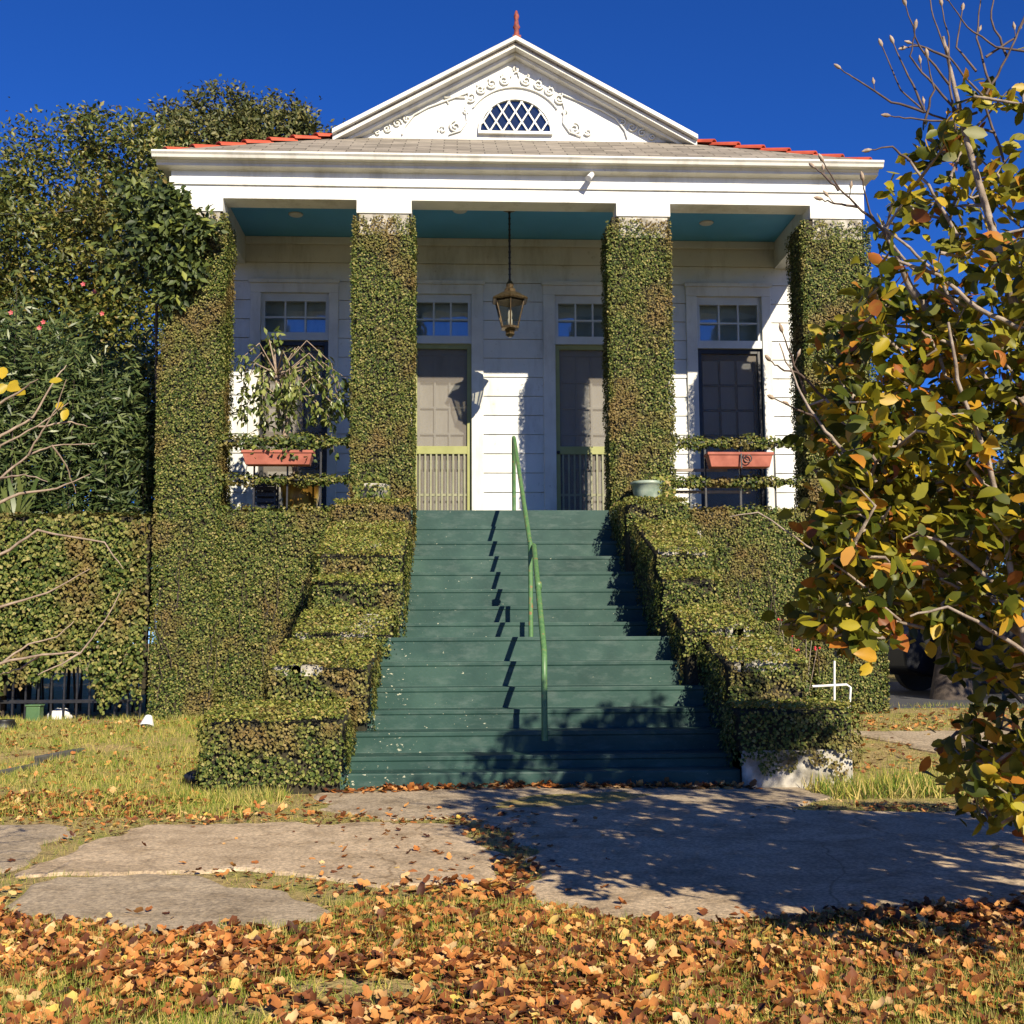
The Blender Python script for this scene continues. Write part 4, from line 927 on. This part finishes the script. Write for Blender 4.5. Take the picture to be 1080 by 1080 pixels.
# named visible boughs and bare twigs
def bough(pts, r0_=.007, r1=.003, Y0=3.4, Y1=3.4, bare=0, bb=b):
    P_ = [at(x, y, Y=Y0+(Y1-Y0)*i/(len(pts)-1)) for i, (x, y) in enumerate(pts)]
    Q_ = []
    for i in range(len(P_)-1):
        for q in range(4): Q_.append(P_[i].lerp(P_[i+1], q/4)+Vector([random.gauss(0, .0015) for _ in range(3)]))
    Q_.append(P_[-1]); k = len(Q_); bb.tube(Q_, [r0_+(r1-r0_)*i/(k-1) for i in range(k)], 6); return Q_
bough([(1082, 690), (1060, 560), (1040, 480), (1010, 400), (1000, 340)], .010, .004, 3.1, 3.1)
bough([(1085, 350), (1030, 325), (990, 290), (930, 270)], .008, .004, 3.15, 3.2)
bough([(925, 508), (895, 480), (870, 455), (850, 425), (838, 400), (822, 362)], .006, .002, 3.2, 3.3)
bough([(1078, 640), (1030, 600), (990, 570), (940, 560), (900, 540)], .007, .003, 3.1, 3.25)
bough([(950, 655), (900, 610), (850, 575), (800, 540), (770, 545)], .004, .0015, 3.2, 3.3)
bough([(1010, 330), (990, 290), (960, 262), (925, 235)], .006, .004, 3.4, 3.45)
bough([(1010, 250), (985, 205), (960, 170)], .006, .004, 3.42, 3.45)
bough([(980, 300), (955, 275), (935, 250)], .005, .004, 3.4, 3.45)
bough([(935, 500), (900, 460), (870, 420)], .006, .004, 3.4, 3.45)
bough([(1085, 690), (1030, 655), (1000, 640), (960, 650)], .006, .003, 3.0, 3.1)
b.build('branches', M['bark'], mg)
b2 = MB(); bt = []
bud = MB()
def twig(pts, r0_=.0045, r1=.0018, Y0=3.45):
    b2 = MB(); Q_ = bough(pts, r0_, r1, Y0, Y0+random.uniform(-.1, .1), bb=b2); e = Q_[-1]; d = (Q_[-1]-Q_[-3]).normalized()
    bud1 = MB(); bud1.tube([e-d*.004, e+d*.006, e+d*.018, e+d*.028], [.002, .0065, .006, .0012], 6); bud1.build('bud', M['bud'], mg)
    if random.random() < .6:
        m_ = Q_[len(Q_)//2]; dd = (d+Vector((random.uniform(-.8, .8), 0, random.uniform(.2, .9)))).normalized(); b2.tube([m_, m_+dd*.03], [.0016, .0013], 5); bud1 = MB(); bud1.tube([m_+dd*.028, m_+dd*.04, m_+dd*.055], [.002, .006, .001], 6); bud1.build('bud', M['bud'], mg)
    b2.build('bare_twig', M['barkred'], mg)
for pts in ([(1060, 170), (1035, 100), (1000, 60), (985, 20), (978, -20)], [(1050, 140), (1010, 130), (975, 118), (950, 95), (930, 48)], [(975, 118), (940, 108), (905, 85), (886, 72)], [(975, 118), (958, 80), (942, 45)],
            [(1030, 120), (1000, 128), (960, 125), (938, 122)], [(1010, 150), (1002, 90), (1000, 40), (993, 5)], [(1040, 100), (1062, 60), (1080, 20), (1090, -10)], [(1002, 90), (970, 50), (955, 5)], [(1045, 90), (1030, 40), (1035, -10)], [(1000, 60), (970, 48), (955, 50)],
            [(1020, 130), (985, 90), (960, 60), (965, 30)], [(1090, 55), (1050, 50), (1020, 28), (1000, 0)], [(1030, 75), (1010, 50), (1015, 10)], [(1040, 60), (1070, 40), (1090, 5)], [(1062, 60), (1045, 20), (1050, -15)],
            [(925, 235), (905, 218), (885, 200), (868, 170)], [(905, 218), (880, 215), (867, 210)], [(885, 200), (870, 185), (858, 176)], [(870, 420), (845, 395), (822, 388), (812, 380)], [(850, 415), (838, 385), (825, 350)], [(862, 440), (840, 432), (816, 420)], [(935, 250), (918, 225), (910, 190)],
            [(960, 170), (940, 155), (918, 158)], [(975, 130), (985, 95), (978, 60)]): twig(pts)

PL = np.array(PL); TL = np.array(TL); NL = np.array(NL); k = len(PL)
leaves('foliage', PL, NL, TL, (.042+.032*rng.random(k)), T_BROAD, M['magno'], mg, .8)

# --- bare shrub at the left edge
bs = empty('bare_shrub', (-2.05, 3.6, 0), 'bare pale-twigged shrub reaching in from the left edge, a few yellow leaves left', 'shrub')
b = MB(); root = Vector((-2.05, 3.6, -.05))
b.tube([root, Vector((-2.0, 3.6, .6)), Vector((-1.85, 3.6, 1.3)), Vector((-1.75, 3.6, 1.9))], [.022, .018, .013, .008], 8)
for st in ((-1.98, 3.6, .8), (-1.9, 3.6, 1.1), (-1.86, 3.6, 1.3)):
    pass
LB = [[(-140, 740), (-60, 722), (0, 700), (45, 690), (85, 688), (110, 655), (128, 622)], [(0, 700), (30, 680), (60, 672), (78, 655)], [(45, 690), (20, 705), (0, 712)],
      [(-120, 560), (-60, 540), (0, 505), (30, 480), (55, 470), (100, 468)], [(30, 480), (45, 455), (60, 430), (70, 400)], [(0, 505), (25, 500), (50, 508)], [(-100, 620), (-40, 560), (0, 470), (40, 450), (72, 425)], [(40, 450), (75, 445), (92, 450)],
      [(-60, 520), (0, 460), (35, 440), (58, 400), (70, 385)], [(-20, 540), (20, 520), (60, 515), (95, 500)], [(-60, 600), (0, 585), (40, 560), (110, 572), (130, 600)], [(-60, 440), (0, 425), (25, 410), (40, 400)], [(85, 688), (65, 700), (40, 712)], [(0, 395), (-30, 420), (-80, 470)], [(55, 470), (70, 490), (80, 520)], [(-50, 650), (0, 640), (50, 625), (95, 600)]]
for k_, pts in enumerate(LB): bough(pts, .006 if pts[0][0] < 0 else .0035, .0014, 3.6, 3.6+.1*math.sin(k_), bb=b)
for a_, z_ in (((-140, 740), .55), ((-120, 560), .9), ((-100, 620), .8), ((-60, 520), 1.3), ((-60, 600), 1.0), ((-60, 440), 1.5), ((-80, 470), 1.45), ((-50, 650), .75), ((-20, 540), 1.2)):
    e = at(*a_, Y=3.6); b.tube([Vector((-1.97+.12*(z_-.6), 3.6, z_-.1)), e], [.011, .006], 6)
b.build('branches', M['twig'], bs)
ys_ = [(8, 398), (22, 402), (27, 408), (66, 393), (67, 436), (2, 392), (64, 425), (14, 405)]
P = np.array([tuple(at(x, y+8, Y=3.58)) for x, y in ys_]); k = len(P)
leaves('leaves', P, rnd(k, .3)+np.array((.1, -1, .3)), rnd(k, .6)+np.array((0, 0, .6)), .038+.02*rng.random(k), T_BROAD, M['yellowleaf'], bs)

# ================================================================== RIGHT BACKGROUND
for i, (bx, by, cl_, lab_) in enumerate((
    (6.15, 14.2, [((7.6, 17.5, 2.6), (1.1, 1.0, 1.1)), ((8.6, 17.2, 3.6), (1.4, 1.2, 1.2)), ((7.2, 17.6, 3.9), (1.0, 1, .9)), ((6.7, 17.6, 2.9), (.9, .8, .9)), ((9.6, 17.2, 2.6), (1.2, 1.2, 1.2))], 'dense street tree with dark trunk behind the parked cars'),
    (10.6, 12.9, [((9.6, 12.9, 3.0), (1.5, 1.4, .9)), ((10.6, 12.6, 4.0), (1.9, 1.7, 1.0)), ((9.2, 13.6, 3.8), (1.2, 1.2, .8)), ((11.6, 13.0, 3.2), (1.4, 1.4, 1.0)), ((8.3, 10.8, 3.5), (1.3, 1.3, .9))], 'unseen evergreen added at right to shade the parked cars'),  # out of view, added to throw shade over the cars and the trunk
    (11.5, 22, [((10.5, 22, 3), (2, 2, 1.6)), ((12.5, 22, 4.4), (2, 2, 1.5)), ((9.2, 22, 2.4), (1.6, 1.5, 1.4)), ((7.6, 22.5, 2.3), (1.5, 1.3, 1.3))], 'broad green tree farther down the street at right'))):
    tree('street_tree', lab_, (bx, by, .2), cl_, 9000, .14, M['dark_leaf'], group='trees along the side street', trunk_r=.22)
hd = empty('hedge', (10, 26, .2), 'long dark hedge closing the view behind the street at right', 'hedge')
b = MB(); b.box(4, 30, 26.2, 27.4, .1, 2.0); b.build('stems', M['ivycore'], hd)
cv = Cover(); cv.rect((4, 26.1, .1), (26, 0, 0), (0, 0, 2.1), (0, -1, 0), 160, .3, .16); cv.rect((4, 26.1, 2.0), (26, 0, 0), (0, 1.2, 0), (0, 0, 1), 160, .3, .16); cv.build('foliage', M['dark_leaf'], hd)
M['carpaint_d'] = simple('dark_car_paint', (.008, .009, .012), (.01, .011, .014), 3, .5, 0, .2); M['carpaint_w'] = simple('silver_car_paint', (.42, .43, .44), (.46, .47, .48), 3, .25, .3)
M['tyre'] = simple('tyre_rubber', (.012, .012, .012), (.02, .02, .02), 20, .8); M['rim'] = simple('alloy_rim', (.05, .05, .05), (.09, .09, .09), 8, .5, .5); M['tail'] = simple('red_tail_lens', (.5, .01, .012), (.55, .02, .02), 9, .2); M['headl'] = simple('headlamp_lens', (.7, .7, .7), (.75, .75, .75), 9, .15)
def car(loc, mat, label, L=4.5, suv=False):
    t = empty('parked_car', loc, label, 'car', 'cars parked on the side street'); x, y, z = loc; h = 1.75 if suv else 1.42
    lo = [(-L/2, .35), (-L/2-.02, .62), (-L/2+.08, .88), (-L/2+.55, .95), (L/2-1.15, .95), (L/2-.2, .80), (L/2, .62), (L/2, .32), (L/2-.4, .24)]
    lo = lo[:-1]+[(L/2-.45, .24)]
    for cx in (L/2-.82, -L/2+.80):
        lo += [(cx+.36*math.cos(R(a)), .30+.36*math.sin(R(a))) for a in range(10, 171, 20)]
    lo += [(-L/2+.4, .24)]
    P = MB(); P.prism([(x+a, z+c) for a, c in lo], 'y', y-.86, y+.86); P.build('body', mat, t, .05, 3)
    gx0, gx1 = (-L/2+.15, L/2-1.1) if suv else (-L/2+.55, L/2-1.15)
    q0, q1 = (gx0+.12, gx1-.55) if suv else (gx0+.65, gx1-.6)
    P = MB(); P.prism([(x+gx0, z+.93), (x+q0, z+h-.03), (x+q0+.15, z+h), (x+q1-.1, z+h), (x+q1, z+h-.04), (x+gx1, z+.93)], 'y', y-.72, y+.72); P.build('cabin', mat, t, .04, 3)
    m_ = (q0+q1)/2
    for sgn in (-1, 1):
        P = MB(); yy = y+sgn*.722
        P.prism([(x+gx0+.18, z+.98), (x+q0+.08, z+h-.10), (x+m_-.04, z+h-.09), (x+m_-.04, z+.98)], 'y', yy-.004, yy+.004); P.prism([(x+m_+.04, z+.98), (x+m_+.04, z+h-.09), (x+q1-.05, z+h-.10), (x+gx1-.15, z+.98)], 'y', yy-.004, yy+.004); P.build('side_windows', M['glass'], t)
        for cx in (L/2-.82, -L/2+.80):
            P = MB(); P.tube([(x+cx, y+sgn*.70, z+.31), (x+cx, y+sgn*.87, z+.31)], .31, 24); w = P.build('wheel', M['tyre'], t, .02)
            P = MB(); P.tube([(x+cx, y+sgn*.872, z+.31), (x+cx, y+sgn*.885, z+.31)], .19, 18); P.build('rim', M['rim'], w)
        P = MB(); P.box(x-L/2-.03, x-L/2+.10, y+sgn*.62-.16, y+sgn*.62+.16, z+.68, z+.82); P.build('tail_light', M['tail'], t, .01)
        P = MB(); P.box(x+L/2-.12, x+L/2+.015, y+sgn*.62-.15, y+sgn*.62+.15, z+.62, z+.74); P.build('headlight', M['headl'], t, .01)
    return t
car((8.2, 15.9, .21), M['carpaint_d'], 'dark sedan parked in the shade beyond the driveway, right of the house')
car((10.8, 18.6, .21), M['carpaint_w'], 'silver car parked across the side street behind the dark sedan', 4.6, True)

# ================================================================== SMALL THINGS
# power line into the left foliage
b = MB(); A_ = at(-60, 193, Y=13); B_ = Vector((-3.1, 12.6, 5.85)); pts = []
for k in range(21):
    t = k/20; p = A_.lerp(B_, t) if False else Vector((-9+4.1*t, 13.4+3.1*t, 0)); p.z = at(60, 189, Y=13).z-.08*math.sin(math.pi*t)+1.1*t*t*.55+.42*t+.02; pts.append(p)
b.tube(pts, .018, 6); tag(b.build('service_cable', M['cable']), 'thick black service cable running into the foliage at upper left', 'cable')
gl_ = empty('garden_light', tuple(at(156, 772, Y=11.3)), 'small white cone garden light with black face at the foot of the left wall', 'garden light')
p = at(156, 766, Y=11.3); b = MB(); b.tube([(p.x+.0, p.y+.02, p.z+.09), (p.x, p.y-.05, p.z-.01)], [.035, .075], 16); b.build('housing', M['whitemetal'], gl_)
b = MB(); b.tube([(p.x, p.y-.05, p.z-.011), (p.x, p.y-.06, p.z-.022)], [.07, .06], 16); b.tube([(p.x, p.y, p.z), (p.x, p.y+.01, float(gh(p.x, p.y))-.03)], .012, 6); b.build('lens_and_stake', M['black'], gl_)
# bag, box, ball near the fence
p = at(63, 752, Y=12.35); b = MB(); b.lathe((p.x, p.y, .16), [(.08, -.02), (.13, .03), (.12, .09), (.07, .13), (.02, .14)], 12); o = b.build('white_sack', M['whitemetal']); tag(o, 'crumpled white sack behind the bars at the bottom of the ivy fence', 'sack')
dm = o.modifiers.new('s', 'SUBSURF'); dm.levels = dm.render_levels = 2; tx = bpy.data.textures.new('c', 'CLOUDS'); tx.noise_scale = .08; d2_ = o.modifiers.new('d', 'DISPLACE'); d2_.texture = tx; d2_.strength = .06
p = at(36, 757, Y=11.95); b = MB(); b.box(p.x-.07, p.x+.07, 11.9, 12.02, .18, .34); b.box(p.x-.08, p.x+.08, 11.89, 12.03, .341, .36); tag(b.build('valve_box', simple('green_plastic', (.05, .11, .04), (.07, .14, .05), 9, .5), None, .012), 'small green plastic utility box on the grass in front of the ivy fence', 'utility box')
p = at(4, 775, Y=11.2); b = MB(); b.lathe((p.x, p.y, p.z-.13), [(.02, 0), (.10, .03), (.145, .12), (.13, .20), (.09, .26), (.10, .27), (.06, .27)], 18); tag(b.build('black_urn', M['black']), 'round black urn on the grass at the far left edge', 'urn')
for px, lab_ in (((0, 795, 44, 808), 'dark stepping stone in the grass nearer the left edge'), ((38, 786, 82, 795), 'thin dark stepping stone just behind the larger one')):
    a = at(px[0]-(30 if px[0] == 0 else 0), px[3], Z=.12); c = at(px[2], px[1], Z=.12); x0, x1 = a.x, c.x; y0, y1 = a.y, c.y
    b = MB(); zz = float(gh((x0+x1)/2, (y0+y1)/2)); b.prism([(x0, y0), (x1-.12, y0+.05), (x1, y1), (x0+.15, y1)], 'z', zz-.03, zz+.045); tag(b.build('stepping_stone', M['slate'], None, .012), lab_, 'stepping stone', 'stepping stones in the left lawn')
p = at(205, 822, Z=.03); b = MB(); b.lathe((p.x, p.y, 0), [(.05, -.02), (.06, .02), (.075, .06), (.05, .08), (.02, .09)], 16); tag(b.build('sprinkler_cap', M['black']), 'low black round cap in the grass beside the left end block', 'sprinkler cap')
# white pipe frame on the right block
pf = empty('pipe_frame', (2.7, 8.7, .5), 'white bent pipe frame standing on the right stair block', 'pipe frame')
b = MB(); Yp = 8.35; zz = lambda x, y: at(x, y, Y=Yp)
b.tube([zz(880, 742), zz(880, 697)], .009, 8); b.build('upright', M['whitemetal'], pf)
b = MB(); b.tube([zz(856, 724), zz(893, 722), zz(897, 725), zz(896, 745)], .009, 8); b.tube([zz(880, 743), zz(886, 740), zz(892, 742), zz(894, 747)], .009, 8); b.build('bent_pipe', M['whitemetal'], pf)
# red flowering sprigs in front of the right wall
rf = empty('flowering_sprig', tuple(at(850, 700, Y=9.5)), 'thin sprigs with small red flowers in front of the right ivy wall', 'plant')
b = MB(); c_ = MB()
for px, py in ((823, 652), (850, 670), (840, 684), (835, 668), (858, 655), (862, 684)):
    p = at(px, py, Y=9.5); g0 = at(845, 745, Y=9.5); g0.z = .1; b.tube([g0, g0.lerp(p, .5)+Vector((random.gauss(0, .03), 0, .05)), p], [.006, .004, .002], 5)
    c_ = MB()
    for q in range(4): a = random.random()*6; c_.lathe((p.x+.02*math.cos(a), p.y, p.z+.02*math.sin(a)), [(.003, -.01), (.011, 0), (.005, .01)], 6)
    c_.build('flower', M['redflower'], rf)
b.build('stems', M['bark'], rf)

# ================================================================== GRASS AND FALLEN LEAVES
def blades(name, regs):
    PA = []; SA = []
    for (x0, x1, y0, y1, n, h, thr) in regs:
        x = rng.uniform(x0, x1, n); y = rng.uniform(y0, y1, n); P = np.stack([x, y, gh(x, y)-.004], 1)
        k = ~onslab(P) & ~inpoly(P, STEPZONE) & (rng.random(n) < np.clip((fnoise(x, y, 2.3)+.4*fnoise(x, y, 9)-thr)*3+.25, .10, 1)); P = P[k]
        PA.append(P); SA.append(h*(.5+rng.random(len(P))))
    P = np.concatenate(PA); s = np.concatenate(SA); n = len(P); T = rnd(n, .45)+np.array((0, 0, 1)); a = rng.random(n)*6.28
    N = np.stack([np.cos(a), np.sin(a), .2*np.ones(n)], 1)
    o = leaves(name, P, N, T, s, T_BLADE, M['grass']); tag(o, kind='stuff', label='patchy green and straw coloured lawn grass', cat='grass'); return o
blades('grass', [(-1.7, 1.9, 2.7, 4.5, 100000, .04, .36), (-3.2, 3.0, 4.2, 7.75, 45000, .028, .35), (-6, -1.2, 6.7, 12.2, 70000, .055, .3), (2.3, 6.5, 6.8, 13, 20000, .05, .65), (2.3, 3.4, 7.2, 7.9, 2500, .10, .1), (-1.9, -1.1, 7.3, 7.8, 1500, .07, .2)])
def litter(name, regs, tmpl=T_FALL):
    PA = []; SA = []
    for (x0, x1, y0, y1, n, s, thr, slabp) in regs:
        x = rng.uniform(x0, x1, n); y = rng.uniform(y0, y1, n); P = np.stack([x, y, gh(x, y)+.004+rng.random(n)*.022], 1)
        on = onslab(P); P[on, 2] = gh(P[on, 0], P[on, 1])+.016
        k = (~on | (rng.random(n) < slabp)) & ~inpoly(P, [(-1.7, 7.86), (2.8, 7.86), (2.8, 12), (-1.7, 12)]) & (rng.random(n) < np.clip((fnoise(x, y, 1.9, 1)+.5*fnoise(x, y, 7, 2)-thr)*3+.2, .06, 1)); P = P[k]
        PA.append(P); SA.append(s*(.55+.7*rng.random(len(P))))
    P = np.concatenate(PA); s = np.concatenate(SA); n = len(P); a = rng.random(n)*6.28
    N = rnd(n, .28)+np.array((0, 0, 1)); T = np.stack([np.cos(a), np.sin(a), .15*rng.normal(size=n)], 1)
    o = leaves(name, P, N, T, s, tmpl, M['fallen'], None, .6); tag(o, kind='stuff', label='orange and brown fallen leaves scattered over grass and paving', cat='leaves'); return o
litter('fallen_leaves', [(-1.8, 2.0, 2.7, 3.75, 12500, .045, .68, .03), (-1.9, 3.2, 3.5, 4.35, 19000, .045, .22, .02), (-.4, .7, 4.2, 5.3, 900, .05, .5, .02), (-3.0, 3.5, 4.3, 6.9, 6500, .036, .45, .012), (-4, -.75, 6.75, 7.7, 2200, .05, .45, .05),
    (-6, -1.5, 7.0, 11.8, 3600, .045, .6, .05), (-.85, 2.0, 7.68, 7.84, 520, .06, .0, 1), (2.6, 6, 6.4, 12, 2200, .05, .6, .08), (-.6, .5, 4.9, 7.0, 500, .04, .3, .25), (3.5, 9, 10, 12.5, 900, .06, .5, .1)])
